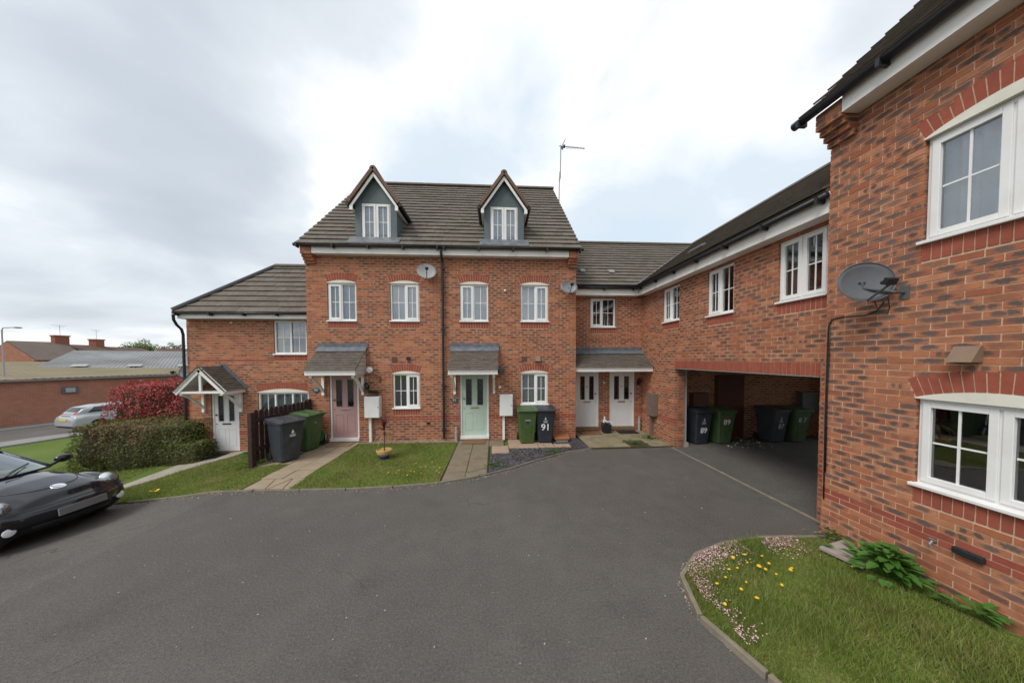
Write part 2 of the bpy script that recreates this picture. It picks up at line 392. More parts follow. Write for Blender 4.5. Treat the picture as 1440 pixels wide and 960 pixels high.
GFAR = grassfar()
PAVE = pm('far_pavement', (.22, .215, .205), .9, .15, 1.5)

# ---------------------------------------------------------------- terrain
TX = [-2000, -40, -30, -22, -12, -8.5, -6.2, -5.2, 2000]; TZ = [-1.9, -1.85, -1.7, -1.4, -.8, -.45, -.16, 0, 0]
def zg(x): return float(np.interp(x, TX, TZ))
def drape(name, poly, mat, dz, label=None, kind='structure', thick=0, extra_cuts=(), parent=None):
    bm = bmesh.new(); vs = [bm.verts.new((p[0], p[1], 0)) for p in poly]
    for a, b, c in tessellate_polygon([[V((p[0], p[1], 0)) for p in poly]]): bm.faces.new((vs[a], vs[b], vs[c]))
    for x in list(TX[1:-1]) + list(extra_cuts):
        bmesh.ops.bisect_plane(bm, geom=bm.verts[:] + bm.edges[:] + bm.faces[:], plane_co=(x, 0, 0), plane_no=(1, 0, 0))
    for v in bm.verts: v.co.z = zg(v.co.x) + dz
    bmesh.ops.recalc_face_normals(bm, faces=bm.faces[:])
    for f in bm.faces:
        if f.normal.z < 0: f.normal_flip()
    r = bmesh.ops.extrude_edge_only(bm, edges=[e for e in bm.edges if e.is_boundary])
    for v in [g for g in r['geom'] if isinstance(g, bmesh.types.BMVert)]: v.co.z -= .1
    m = bpy.data.meshes.new(name); bm.to_mesh(m); bm.free(); m.materials.append(mat)
    return link(name, m, parent, kind)
def inpoly(x, y, poly):
    c = False; j = len(poly) - 1
    for i in range(len(poly)):
        a, b = poly[i], poly[j]
        if (a[1] > y) != (b[1] > y) and x < (b[0] - a[0]) * (y - a[1]) / (b[1] - a[1]) + a[0]: c = not c
        j = i
    return c
def scatter(poly, n):
    xs = [p[0] for p in poly]; ys = [p[1] for p in poly]; out = []; k = 0
    while len(out) < n and k < n * 30:
        x = random.uniform(min(xs), max(xs)); y = random.uniform(min(ys), max(ys)); k += 1
        if inpoly(x, y, poly): out.append((x, y))
    return out
def fastmesh(name, verts, nper, mat, parent=None, kind='stuff', smooth=False):
    """verts: (n*nper,3) array, every nper a polygon"""
    n = len(verts); m = bpy.data.meshes.new(name); np_ = n // nper
    m.vertices.add(n); m.vertices.foreach_set('co', np.asarray(verts, dtype=np.float32).ravel())
    m.loops.add(n); m.loops.foreach_set('vertex_index', np.arange(n, dtype=np.int32))
    m.polygons.add(np_); m.polygons.foreach_set('loop_start', np.arange(0, n, nper, dtype=np.int32)); m.polygons.foreach_set('loop_total', np.full(np_, nper, dtype=np.int32))
    m.update(calc_edges=True); m.materials.append(mat); return link(name, m, parent, kind)
def grass(name, poly, n, h, w, label, patch=.4, dz=.032):
    P = np.array(scatter(poly, n)); n = len(P); z = np.interp(P[:, 0], TX, TZ) + dz - .004
    nz = np.array([noise.noise((x * 1.4, y * 1.4, 3)) for x, y in P])
    hh = h * RNG.uniform(.55, 1.25, n) * (1 + patch * nz * 1.6); hh = np.clip(hh, h * .25, None)
    a = RNG.uniform(0, 2 * math.pi, n); ww = w * RNG.uniform(.6, 1.2, n)
    lean = hh * RNG.uniform(.1, .9, n); la = RNG.uniform(0, 2 * math.pi, n)
    A = np.stack([P[:, 0] - np.cos(a) * ww / 2, P[:, 1] - np.sin(a) * ww / 2, z], 1); B = np.stack([P[:, 0] + np.cos(a) * ww / 2, P[:, 1] + np.sin(a) * ww / 2, z], 1)
    C = np.stack([P[:, 0] + np.cos(la) * lean, P[:, 1] + np.sin(la) * lean, z + hh], 1)
    o = fastmesh(name, np.stack([A, B, C], 1).reshape(-1, 3), 3, GRASS)
    return tag(o, label, 'grass', kind='stuff')
def leaves(name, P, Nn, size, mat, parent=None, kind='stuff', aspect=.5, flat=.6):
    """leaf = folded quad pair at points P with rough normals Nn"""
    P = np.asarray([tuple(q) for q in P], float) - np.array(org(parent)); n = len(P); Nn = np.asarray(Nn, float) + RNG.normal(0, flat, (n, 3)); Nn /= np.linalg.norm(Nn, axis=1)[:, None] + 1e-9
    t = RNG.normal(0, 1, (n, 3)); t -= Nn * (t * Nn).sum(1)[:, None]; t /= np.linalg.norm(t, axis=1)[:, None] + 1e-9
    b = np.cross(Nn, t); s = (size * RNG.uniform(.6, 1.3, n))[:, None]
    base = P - t * s * .5; tip = P + t * s * .5 - Nn * s * .1; l = P + b * s * aspect * .5 + Nn * s * .08; r = P - b * s * aspect * .5 + Nn * s * .08
    return fastmesh(name, np.stack([base, r, tip, l], 1).reshape(-1, 3), 4, mat, parent, kind)

# ---------------------------------------------------------------- ground
KERB = [(-26, 6.3), (-16, 6.35), (-10, 6.3), (-7.25, 6.08), (-6.32, 5.97), (-4.83, 5.8), (-2.98, 5.74), (-1.93, 5.81), (-1.12, 5.93), (-.56, 6.11), (-.12, 6.34), (.63, 6.8), (1.54, 7.5), (2.1, 7.78), (2.66, 7.92), (3.6, 7.9), (5.0, 7.98)]
CORNER = [(4.74, 3.74), (4.1, 3.76), (3.5, 3.78), (3.19, 3.73), (2.76, 3.61), (2.35, 3.41), (2.05, 3.07), (1.96, 2.7), (2.05, 2.3), (2.25, 1.9), (2.3, 1.2), (2.3, 0), (2.3, -4)]
def grid_ground():
    xs = [-1500, -400, -150, -80] + list(np.linspace(-40, -5.2, 60)) + [20, 100, 400, 1500]
    for t in TX[1:-1]: xs.append(t)
    xs = sorted(set(round(x, 4) for x in xs)); ys = [-1500, -300, -60, -12, 0, 20, 60, 300, 1500]
    mb = MB(); nx = len(xs); vs = [(x, y, zg(x) - .014) for y in ys for x in xs]
    fs = [(j * nx + i, j * nx + i + 1, (j + 1) * nx + i + 1, (j + 1) * nx + i) for j in range(len(ys) - 1) for i in range(nx - 1)]
    mb.add(vs, fs); mb.build('ground', GFAR, kind='structure')
grid_ground()
drape('asphalt_road', [(-27, -30)] + [(-27, 6.3)] + KERB[1:] + [(5.03, 7.9), (5.03, -4.2), (30, -4.2), (30, -30)], ASP, 0.0)
drape('garage_floor', [(5.034, 3.9), (5.034, 7.98), (5.3, 7.98), (5.3, 9.0), (16, 9.0), (16, 3.9)], ASP, -.004)

def strip(root, pts, w, h0, h1, mat, seg=.9, name='kerb_stone', gap=.008):
    """edging stones along a polyline"""
    pts = [V((p[0], p[1])) for p in pts]; L = [0]
    for a, b in zip(pts, pts[1:]): L.append(L[-1] + (b - a).length)
    def at(s):
        s = max(0, min(L[-1], s))
        for i in range(len(pts) - 1):
            if s <= L[i + 1] + 1e-9: return pts[i].lerp(pts[i + 1], (s - L[i]) / (L[i + 1] - L[i]))
    n = max(1, round(L[-1] / seg)); d = L[-1] / n
    for k in range(n):
        a, b = at(k * d + gap), at((k + 1) * d - gap); t = (b - a).normalized(); m = V((-t.y, t.x)) * w / 2; j = random.uniform(-.006, .006)
        mb = MB(); mb.hexa([(q.x, q.y, zg(q.x) + z + j) for z in (h0, h1) for q in (a + m, a - m, b - m, b + m)])
        mb.build(name, mat, root, bevel=.006)
kr = thing('kerb', (-2, 5.74, 0), None, None); kr['kind'] = 'structure'
strip(kr, KERB[3:15], .05, -.05, .04, pm('kerb_concrete', (.19, .17, .14), .92, .2, 7, .004, .12, dirt=(.10, .09, .06), dirtamt=.5))
KC2 = pm('edging_timber_grey', (.225, .195, .15), .92, .2, 7, .004, .12, dirt=(.12, .105, .07), dirtamt=.5); strip(kr, CORNER, .048, -.05, .062, KC2, .55)
strip(kr, [(5.0, 4.1), (5.0, 7.95)], .06, -.06, .01, KC2, .9)

# lawns
LAWN_F = [(-4.03, 5.82), (-2.98, 5.78), (-1.93, 5.85), (-1.16, 5.97), (-1.14, 8.72), (-4.0, 8.72), (-4.03, 8.2)]
LAWN_L = [(-8.55, 6.25), (-7.25, 6.12), (-6.32, 6.01), (-4.93, 5.85), (-4.93, 7.12), (-5.72, 7.2), (-5.6, 9.58), (-7.5, 9.58), (-7.75, 9.0), (-8.3, 7.9), (-8.45, 7.2)]
LAWN_R = [(4.72, 3.70), (4.1, 3.72), (3.5, 3.74), (3.2, 3.69), (2.78, 3.57), (2.39, 3.38), (2.09, 3.06), (2.0, 2.7), (2.09, 2.31), (2.29, 1.91), (2.34, 1.2), (2.34, -4), (4.73, -4)]
STRIP_L = [(-26, 6.4), (-16, 6.45), (-10, 6.4), (-8.8, 6.28), (-8.7, 7.2), (-8.8, 8.2), (-8.9, 9.2), (-12.2, 9.6), (-20, 14), (-24, 14)]
drape('lawn', LAWN_F, SOIL, .032); drape('lawn', LAWN_L, SOIL, .032); drape('lawn', LAWN_R, SOIL, .032); drape('lawn', STRIP_L, GFAR, .03)
grass('lawn_grass', LAWN_F, 26000, .042, .014, 'short patchy lawn between the pink door path and the mint door path', .5)
grass('lawn_grass', LAWN_L, 26000, .05, .014, 'lawn in front of the white gabled porch left of the picket fence', .5)
near = [p for p in LAWN_R]
LR2 = [(4.72, 3.70), (4.1, 3.72), (3.5, 3.74), (3.2, 3.69), (2.78, 3.57), (2.39, 3.38), (2.09, 3.06), (2.0, 2.7), (2.09, 2.31), (2.29, 1.91), (2.34, 1.0), (4.73, 1.0)]
grass('lawn_grass', LR2, 60000, .065, .009, 'dandelion dotted corner lawn at the foot of the big brick gable house', .95)
grass('verge_grass', [(-13, 6.4), (-9.0, 6.3), (-8.95, 7.2), (-9.5, 8.2), (-9.6, 8.75), (-12.2, 9.3), (-14, 10.5)], 12000, .05, .02, 'grass verge beside the black car and clipped hedge', .4, .03)

def slabs(root, rects, mat, dz=.028, th=.045):
    for (x0, x1, y0, y1) in rects:
        j = random.uniform(-.004, .004); e = .008; mb = MB(); t = random.uniform(-.004, .004)
        mb.hexa([(x, y, zg(x) + dz + j + z) for z in (-th, .012) for x, y in ((x0 + e, y0 + e), (x1 - e, y0 + e + t), (x1 - e, y1 - e), (x0 + e, y1 - e + t))])
        mb.build('paving_slab', mat, root, bevel=.004)
def pathroot(loc):
    r = thing('path', loc, None, None); r['kind'] = 'structure'; return r
pr_ = pathroot((-4.5, 7, 0))
rows = [5.86 + .445 * i for i in range(8)]
for i in range(7):
    sh = max(0, (1 - i) * .06)
    if i: slabs(pr_, [(-4.92 + sh, -4.48 + sh, rows[i], rows[i] + .445), (-4.48 + sh, -4.04 + sh, rows[i], rows[i] + .445)], SLAB)
for q in (((-4.87, 5.84), (-4.46, 5.82), (-4.61, 6.29), (-4.87, 6.29)), ((-4.445, 5.82), (-4.41, 5.82), (-4.29, 6.29), (-4.595, 6.29)), ((-4.395, 5.82), (-4.125, 5.81), (-4.26, 6.285)), ((-4.11, 5.81), (-3.99, 5.8), (-3.99, 6.29), (-4.245, 6.29))):
    mb = MB(); mb.prism([(x, y, zg(x) - .02) for x, y in q], [(x, y, zg(x) + .04) for x, y in q]); mb.build('paving_slab', SLAB, pr_, bevel=.004)
for i in range(4): slabs(pr_, [(-5.36, -4.92, 7.2 + i * .445, 7.645 + i * .445)], SLAB)
for i in range(4): slabs(pr_, [(-5.78, -5.36, 7.2 + i * .445, 7.645 + i * .445)], SLAB)
drape('path_base', [(-4.93, 5.83), (-4.03, 5.8), (-4.03, 8.94), (-5.78, 8.94), (-5.78, 7.2), (-4.93, 7.2)], PBASE, .026)
pg_ = pathroot((-.65, 7.4, 0))
for i in range(7):
    y = 6.0 + .42 * i; sk = max(0, .1 - i * .05)
    if i: slabs(pg_, [(-1.12, -.66, y, y + .42), (-.66, -.2, y, y + .42)], SLABG)
for q in (((-1.115, 5.97), (-.665, 6.11), (-.665, 6.415), (-1.115, 6.415)), ((-.655, 6.115), (-.205, 6.33), (-.205, 6.415), (-.655, 6.415))):
    mb = MB(); mb.hexa([(x, y, .028 + z) for z in (-.045, .012) for x, y in q]); mb.build('paving_slab', SLABG, pg_, bevel=.004)
drape('path_base', [(-1.14, 5.95), (-.18, 6.28), (-.18, 8.94), (-1.14, 8.94)], PBASE, .026)
slabs(pg_, [(-.2, .24, 8.32, 8.9)], SLABG)
ps_ = pathroot((1, 8.4, 0))
slabs(ps_, [(-.12, .36, 7.62, 8.3), (.36, 1.22, 8.02, 8.9), (1.22, 1.66, 8.02, 8.9), (1.66, 1.95, 8.05, 8.38), (1.95, 2.14, 8.05, 8.38)], SLABP)
pd_ = pathroot((3.8, 8.8, 0))
for i, x in enumerate((2.62, 3.22, 3.82, 4.42)):
    for j, y in enumerate((7.98, 8.58, 9.18)):
        if (i, j) in ((2, 0),): continue
        slabs(pd_, [(x, x + .6, y, y + .6)], SLABM)
drape('path_base', [(2.6, 7.95), (5.04, 7.98), (5.04, 9.79), (2.6, 9.79)], PBASE, .026)
GRAVEL = [(-.17, 6.36), (.6, 6.84), (1.5, 7.54), (2.1, 7.82), (2.6, 7.95), (2.52, 8.93), (1.7, 8.93), (1.7, 8.4), (2.14, 8.4), (2.14, 8.02), (.36, 8.02), (.36, 7.62), (-.12, 7.62)]
drape('gravel_bed', GRAVEL, SLATE, .03)
def chips(name, poly, n, size, mat, label, cat, dz=.035, flat=.35):
    P = np.array(scatter(poly, n)); z = np.interp(P[:, 0], TX, TZ) + dz + RNG.uniform(0, size * .4, len(P))
    o = leaves(name, np.column_stack([P, z]), np.tile([0, 0, 1.], (len(P), 1)), size, mat, aspect=.8, flat=flat); return tag(o, label, cat, kind='stuff')
chips('slate_chippings', GRAVEL, 9000, .035, SLATE, 'purple slate chippings in front of the 91 bins', 'gravel')
drape('gravel_strip', [(-4.0, 8.72), (-1.14, 8.72), (-1.14, 8.945), (-4.0, 8.945)], PEB, .045)
chips('pebbles', [(-4.0, 8.68), (-1.14, 8.68), (-1.14, 8.945), (-4.0, 8.945)], 3000, .025, PEB, 'tan pebbles along the wall under the window by the pink door', 'gravel', .05)
# left house path, bare concrete
drape('path', [(-9.0, 6.3), (-8.5, 6.25), (-8.4, 7.2), (-8.25, 7.9), (-7.75, 8.9), (-7.6, 9.55), (-9.0, 9.55), (-9.1, 8.9), (-9.0, 8.1), (-8.9, 7.2)], CONC, .036)
# fallen petals and grit
def edge_scatter(pts, n, spread):
    out = []
    for i in range(n):
        k = random.randrange(len(pts) - 1); p, q = V(pts[k]), V(pts[k + 1]); r = p.lerp(q, random.random()); d = (q - p).normalized(); r = r + V((-d.y, d.x)) * (.045 + abs(random.gauss(0, spread)))
        if noise.noise((r.x * 2.2, r.y * 2.2, 7)) > -.25: out.append((r.x, r.y))
    return out
EP = np.array(edge_scatter([(p[0], p[1]) for p in CORNER[1:9]], 3800, .13))
o_ = leaves('fallen_petals', np.column_stack([EP, np.full(len(EP), .06) + RNG.uniform(-.01, .03, len(EP))]), np.tile([0, 0, 1.], (len(EP), 1)), .015, PETAL, aspect=.8, flat=.5)
tag(o_, 'pale pink fallen petals along the corner lawn edging', 'petals', kind='stuff')
chips('road_grit', [(-7, 1.5), (2, 1.5), (2, 3.0), (4.8, 4.0), (4.8, 7.7), (2, 7.2), (0, 6), (-6, 5.6)], 260, .016, GRIT, 'pale bits of grit and litter strewn over the asphalt', 'grit', .006, .3)
chips('garage_litter', [(6.6, 7.6), (8.0, 7.6), (8.0, 8.7), (6.6, 8.7)], 70, .06, GRIT, 'pale dry litter on the floor under the archway', 'litter', .01, .5)

# far street
T2 = V((.46, .888)); M2 = V((.888, -.46))
def st(s, d, base=V((-30.4, 19.7))): p = base + T2 * s + M2 * d; return (p.x, p.y)
drape('street', [st(-60, 1.6), st(60, 1.6), st(60, 8.0), st(-60, 8.0)], ASP, .0, extra_cuts=np.arange(-60, 0, 3))
drape('pavement', [st(-60, -.2), st(60, -.2), st(60, 1.6), st(-60, 1.6)], PAVE, .05, extra_cuts=np.arange(-60, 0, 3))
drape('pavement', [st(-60, 8.0), st(60, 8.0), st(60, 9.8), st(-60, 9.8)], PAVE, .06, extra_cuts=np.arange(-60, 0, 3))

# ---------------------------------------------------------------- walls
class Fr:
    def __init__(s, o, u): s.o = V(o); s.u = V(u); s.n = s.u.cross(V((0, 0, 1)))
    def P(s, u, v, w=0): return s.o + s.u * u + V((0, 0, v)) + s.n * w
    def box(s, mb, u0, u1, v0, v1, w0, w1):
        mb.hexa([s.P(u, v, w) for v in (v0, v1) for (u, w) in ((u0, w1), (u1, w1), (u1, w0), (u0, w0))]); return mb
    def M(s, u, v, w=0):
        p = s.P(u, v, w); n = s.n   # local x = u, y = inward, z = up
        return Matrix(((s.u.x, -n.x, 0, p.x), (s.u.y, -n.y, 0, p.y), (s.u.z, -n.z, 1, p.z), (0, 0, 0, 1)))
BH, BL, JT, CO, BP = .0625, .2125, .0125, .075, .225
def brick_geo(mb, fr, u0, u1, v0, v1, w=0, depth=.1):
    p = [fr.P(u, v, ww) for ww in (w, w - depth) for (u, v) in ((u0, v0), (u1, v0), (u1, v1), (u0, v1))]
    uv = [(0, 0), (1, 0), (1, 1), (0, 1)]
    mb.add(p, [(0, 1, 2, 3), (1, 5, 6, 2), (4, 0, 3, 7), (3, 2, 6, 7), (1, 0, 4, 5)], [uv] * 5)
_bm = {}
def unit_brick(mat):
    if mat.name not in _bm:
        mb = MB(); fr = Fr((0, 0, 0), (1, 0, 0)); brick_geo(mb, fr, 0, 1, 0, BH, 0, .1)
        m = mb.mesh('brick'); m.materials.append(mat); _bm[mat.name] = m
    return _bm[mat.name]
def arch_geom(op):
    S = op['u1'] - op['u0']; r = op['rise']; Rr = (S * S / 4 + r * r) / (2 * r); uc = (op['u0'] + op['u1']) / 2; vc = op['v1'] + r - Rr
    return uc, vc, Rr, math.asin(S / 2 / Rr)
def brick_wall(house, fr, u0, u1, v0, v1, ops=(), nsel=300, bands=(), mat=None, slab=True, extra=(), topf=None, sold=True, name='brick'):
    """stretcher-bond wall, every brick a box; ops are openings snapped to courses"""
    mat = mat or BR
    excl = list(extra)
    for op in ops:
        excl.append((op['u0'], op['u1'], op['v0'], op['v1']))
        if op.get('sill', True): excl.append((op['u0'], op['u1'], op['v0'] - 3 * CO, op['v0']))
    pts = []; nk = int(round((v1 - v0) / CO))
    for k in range(nk):
        v = v0 + k * CO; vm = v + BH / 2; segs = [(u0, u1)]
        cuts = [(a, b) for a, b, c, d in excl if c - 1e-4 < vm < d + 1e-4]
        for op in ops:
            if op.get('rise'):
                uc, vc, Rr, al = arch_geom(op)
                if op['v1'] < vm < vc + Rr + .2:
                    hw = math.sqrt(max(0, (Rr + .19) ** 2 - (vm - vc) ** 2)); sk = (vm - vc) * math.tan(al)
                    h = min(hw, sk) + .008
                    if h > .03: cuts.append((uc - h, uc + h))
        if topf:
            a, b = topf(vm); segs = [(max(u0, a), min(u1, b))]
            if segs[0][1] - segs[0][0] < .05: continue
        for a, b in cuts:
            ns = []
            for s, e in segs:
                if b <= s or a >= e: ns.append((s, e)); continue
                if a > s: ns.append((s, a))
                if b < e: ns.append((b, e))
            segs = ns
        off = (k % 2) * BP / 2; i0 = int(math.floor((u0 - off) / BP)) - 1; i1 = int(math.ceil((u1 - off) / BP)) + 1
        band = any(c <= k < d for c, d in bands)
        for s, e in segs:
            row = []
            for i in range(i0, i1):
                a = i * BP + off; x0, x1 = max(a, s), min(a + BL, e)
                if x1 - x0 > .07: row.append([x0, x1])
            if not row and e - s > .02: row = [[s, e]]
            if row:
                if row[0][0] - s < .09: row[0][0] = s
                if e - row[-1][1] < .09: row[-1][1] = e
            pts.extend((x0, x1, v, band) for x0, x1 in row)
    if nsel:
        sc = []
        for i, (a, b, v, band) in enumerate(pts):
            q = [proj(fr.P(u, vv)) for u, vv in ((a, v), (b, v), (b, v + BH), (a, v + BH))]
            c = proj(fr.P((a + b) / 2, v))
            ok = 0 < c[0] < 1440 and 20 < c[1] < 940
            ar = abs(sum(q[j][0] * q[(j + 1) % 4][1] - q[(j + 1) % 4][0] * q[j][1] for j in range(4))) / 2
            sc.append((ar if ok else 0, i))
        sc.sort(reverse=True); pick = {i for ar, i in sc[:nsel] if ar > 0}
    else: pick = set()
    rest = MB(); restb = MB(); og = org(house)
    rot = Matrix(((fr.u.x, -fr.n.x, 0), (fr.u.y, -fr.n.y, 0), (0, 0, 1))).to_euler()
    for i, (a, b, v, band) in enumerate(pts):
        w = random.uniform(-.0025, .0025); dv = random.uniform(-.0012, .0012)
        if i in pick:
            o = bpy.data.objects.new(name, unit_brick(BRB if band else mat)); COL.objects.link(o); o.parent = house
            o.location = fr.P(a, v + dv, w) - og; o.rotation_euler = rot; o.scale = (b - a, 1, 1)
        else: brick_geo(restb if band else rest, fr, a, b, v + dv, v + dv + BH, w)
    if rest.f: rest.build('brickwork', mat, house, kind='stuff')
    if restb.f: restb.build('band_brickwork', BRB, house, kind='stuff')
    if slab:
        hs = [(op['u0'] - .005, op['u1'] + .005, op['v0'], op['v1'] + .004) for op in ops] + [(e[0] - .005, e[1] + .005, e[2], e[3] + .004) for e in extra]
        a0, a1 = u0 + .008, u1 - .008
        us = sorted({a0, a1} | {x for h in hs for x in h[:2] if a0 < x < a1})
        vs = sorted({v0 - .3, v1 - .02} | {x for h in hs for x in h[2:] if v0 - .3 < x < v1 - .02})
        mb = MB()
        for a, b in zip(us, us[1:]):
            run = None
            for c, d in zip(vs, vs[1:]):
                um, vm = (a + b) / 2, (c + d) / 2
                hole = any(h[0] < um < h[1] and h[2] < vm < h[3] for h in hs)
                if not hole: fr.box(mb, a, b, c, d, -.105, -.0065)
        mb.build('wall', MO, house)
    if sold:
        for op in ops: soldiers(house, fr, op, op.get('solo', False))
def soldiers(house, fr, op, solo):
    groups = []
    if op.get('sill', True):
        n = round((op['u1'] - op['u0']) / CO); d = (op['u1'] - op['u0']) / n; g = []
        for i in range(n):
            a = op['u0'] + i * d + .006; b = a + d - .012; v1 = op['v0'] - .008; v0 = v1 - .206
            g.append([(a, v0), (b, v0), (b, v1), (a, v1)])
        groups.append(('sill_brickwork', g))
    if op.get('rise'):
        uc, vc, Rr, al = arch_geom(op); n = round(2 * al * (Rr + .1) / CO); g = []
        for i in range(n):
            t0 = -al + 2 * al * i / n + .006 / Rr; t1 = -al + 2 * al * (i + 1) / n - .006 / Rr
            g.append([(uc + math.sin(t) * rr, vc + math.cos(t) * rr) for t, rr in ((t0, Rr + .004), (t1, Rr + .004), (t1, Rr + .217), (t0, Rr + .217))])
        groups.append(('arch_brickwork', g))
        # cream head board filling the arch
        hb = MB(); m = 14; ring = [(uc + math.sin(t) * (Rr - .002), vc + math.cos(t) * (Rr - .002)) for t in (-al + 2 * al * i / m for i in range(m + 1))]
        ring = ring[::-1] + [(op['u0'] + .002, op['v1'] - .016), (op['u1'] - .002, op['v1'] - .016)]
        hb.prism([fr.P(u, v, -.05) for u, v in ring], [fr.P(u, v, .012) for u, v in ring]); hb.build('arch_head', CRM, house)
    for nm, g in groups:
        mbs = MB()
        for q in g:
            mb = MB() if solo else mbs; w = .001 + random.uniform(-.0015, .0015)
            p = [fr.P(u, v, ww) for ww in (w, -.09) for u, v in q]; uv = [(0, 0), (1, 0), (1, 1), (0, 1)]
            mb.add(p, [(0, 1, 2, 3), (1, 5, 6, 2), (4, 0, 3, 7), (3, 2, 6, 7), (1, 0, 4, 5)], [uv] * 5)
            if solo: mb.build('soldier_brick', BRS, house)
        if not solo: mbs.build(nm, BRS, house, kind='stuff')

def snap(v, base): return base + round((v - base) / CO) * CO
def opening(base, u0, u1, v0, v1, rise=0, **k):
    d = dict(u0=u0, u1=u1, v0=snap(v0, base), v1=snap(v1, base), rise=rise); d.update(k); return d

def pleats(mb, fr, u0, u1, v0, v1, w, amp=.018, per=.07):
    n = max(4, int((u1 - u0) / per * 4)); top = []; bot = []
    for i in range(n + 1):
        u = u0 + (u1 - u0) * i / n; ww = w + amp * math.sin(2 * math.pi * (u - u0) / per) + random.uniform(-.004, .004)
        top.append(fr.P(u, v1, ww)); bot.append(fr.P(u + random.uniform(-.004, .004), v0, ww))
    b = len(mb.v); mb.v.extend([tuple(p) for p in top + bot])
    for i in range(n): mb.f.append([b + i, b + i + 1, b + n + 1 + i + 1, b + n + 1 + i]); mb.uv.append([(0, 0)] * 4)
def window(parent, fr, u0, u1, v0, v1, lights, w=-.035, curtain='net', depth=.07, sill=True, room=True, bars=(1, 1), fw=.05, items=False, mat=None, ajar=None):
    """casement: frame mesh is the part; sash, panes, bars, sill, curtains its sub-parts. lights: (fraction, opening)"""
    mat = mat or WH
    f = MB(); e = .004
    fr.box(f, u0 + e, u0 + fw, v0, v1, w - depth, w); fr.box(f, u1 - fw, u1 - e, v0, v1, w - depth, w)
    fr.box(f, u0 + fw, u1 - fw, v0, v0 + fw, w - depth, w); fr.box(f, u0 + fw, u1 - fw, v1 - fw, v1, w - depth, w)
    iu0, iu1 = u0 + fw, u1 - fw; tot = sum(l[0] for l in lights); mull = .05; cells = []; avail = iu1 - iu0 - mull * (len(lights) - 1); u = iu0
    for i, (fr_, opn) in enumerate(lights):
        a = u; b = u + avail * fr_ / tot; cells.append((a, b, opn)); u = b
        if i < len(lights) - 1: fr.box(f, b, b + mull, v0 + fw, v1 - fw, w - depth, w); u = b + mull
    wo = f.build('window', mat, parent, bevel=.004)
    for (a, b, opn) in cells:
        pv0, pv1 = v0 + fw, v1 - fw; gw = w - .02
        if opn:
            s = MB(); sw = .045; ov = .014; gw = w + .0
            for bx in ((a - ov, a + sw, pv0 - ov, pv1 + ov), (b - sw, b + ov, pv0 - ov, pv1 + ov)): fr.box(s, *bx, w - .04, w + .016)
            for bx in ((a + sw, b - sw, pv0 - ov, pv0 + sw), (a + sw, b - sw, pv1 - sw, pv1 + ov)): fr.box(s, *bx, w - .04, w + .016)
            s.build('sash', mat, wo, bevel=.004); a, b, pv0, pv1 = a + sw, b - sw, pv0 + sw, pv1 - sw
        gw = gw - .018; nu, nv = bars; bt = .009
        gb = MB()
        us = [a + (b - a) * i / (nu + 1) for i in range(nu + 2)]; vs = [pv0 + (pv1 - pv0) * i / (nv + 1) for i in range(nv + 2)]
        for x in us[1:-1]: fr.box(gb, x - bt, x + bt, pv0, pv1, gw - .004, gw + .008)
        for y in vs[1:-1]:
            for x0, x1 in zip(us, us[1:]): fr.box(gb, x0 + bt, x1 - bt, y - bt, y + bt, gw - .004, gw + .0065)
        if gb.f: gb.build('glazing_bar', mat, wo)
        for x0, x1 in zip(us, us[1:]):
            for y0, y1 in zip(vs, vs[1:]):
                p = MB(); p.quad(fr.P(x0, y0, gw), fr.P(x1, y0, gw), fr.P(x1, y1, gw), fr.P(x0, y1, gw)); p.build('pane', GL, wo)
    if sill:
        s = MB(); fr.box(s, u0 - .02, u1 + .02, v0 - .032, v0 + .004, w - .03, .045); s.build('sill', mat, wo, bevel=.006)
    if curtain == 'net':
        c = MB(); pleats(c, fr, u0 + .03, u1 - .03, v0 + .02, v1 - .02, w - .15, .03, .085); c.build('curtain', NET, wo, smooth=True)
    elif curtain == 'white':
        c = MB(); pleats(c, fr, u0 + .03, u1 - .03, v0 + .02, v1 - .02, w - .13, .045, .13); c.build('curtain', WCURT, wo, smooth=True)
    elif curtain == 'drape':
        c = MB(); wd = (u1 - u0) * .3
        pleats(c, fr, u0 + .03, u0 + wd, v0 + .02, v1 - .02, w - .16, .025, .09); pleats(c, fr, u1 - wd, u1 - .03, v0 + .02, v1 - .02, w - .16, .025, .09); c.build('curtain', DRAPE, wo, smooth=True)
    elif curtain == 'green':
        c = MB(); pleats(c, fr, u0 + .03, u1 - .03, v0 + .02, v1 - .02, w - .15, .02, .1); c.build('curtain', GDRAPE, wo, smooth=True)
    elif curtain == 'half':
        c = MB(); pleats(c, fr, u0 + .03, u0 + (u1 - u0) * .55, v0 + .02, v1 - .02, w - .15, .02, .1); c.build('curtain', GDRAPE, wo, smooth=True)
    if items:
        c = MB()
        for k in range(2): c.lathe([(.03, 0), (.032, .09), (.012, .12), (.012, .15)], 8, fr.M(u0 + (u1 - u0) * (.62 + .2 * k), v0 + .02, w - .11))
        c.build('windowsill_bottles', WPAINT, wo)
    if room:
        r = MB(); d = w - .9; A = [fr.P(u, v, w - .075) for u, v in ((u0 + .01, v0 + .01), (u1 - .01, v0 + .01), (u1 - .01, v1 - .01), (u0 + .01, v1 - .01))]
        B = [fr.P(u, v, d) for u, v in ((u0 - .3, v0 - .3), (u1 + .3, v0 - .3), (u1 + .3, v1 + .1), (u0 - .3, v1 + .1))]
        r.add(A + B, [(4, 5, 6, 7)] + [(i, (i + 1) % 4, 4 + (i + 1) % 4, 4 + i) for i in range(4)]); r.build('room', ROOM, wo)
    return wo
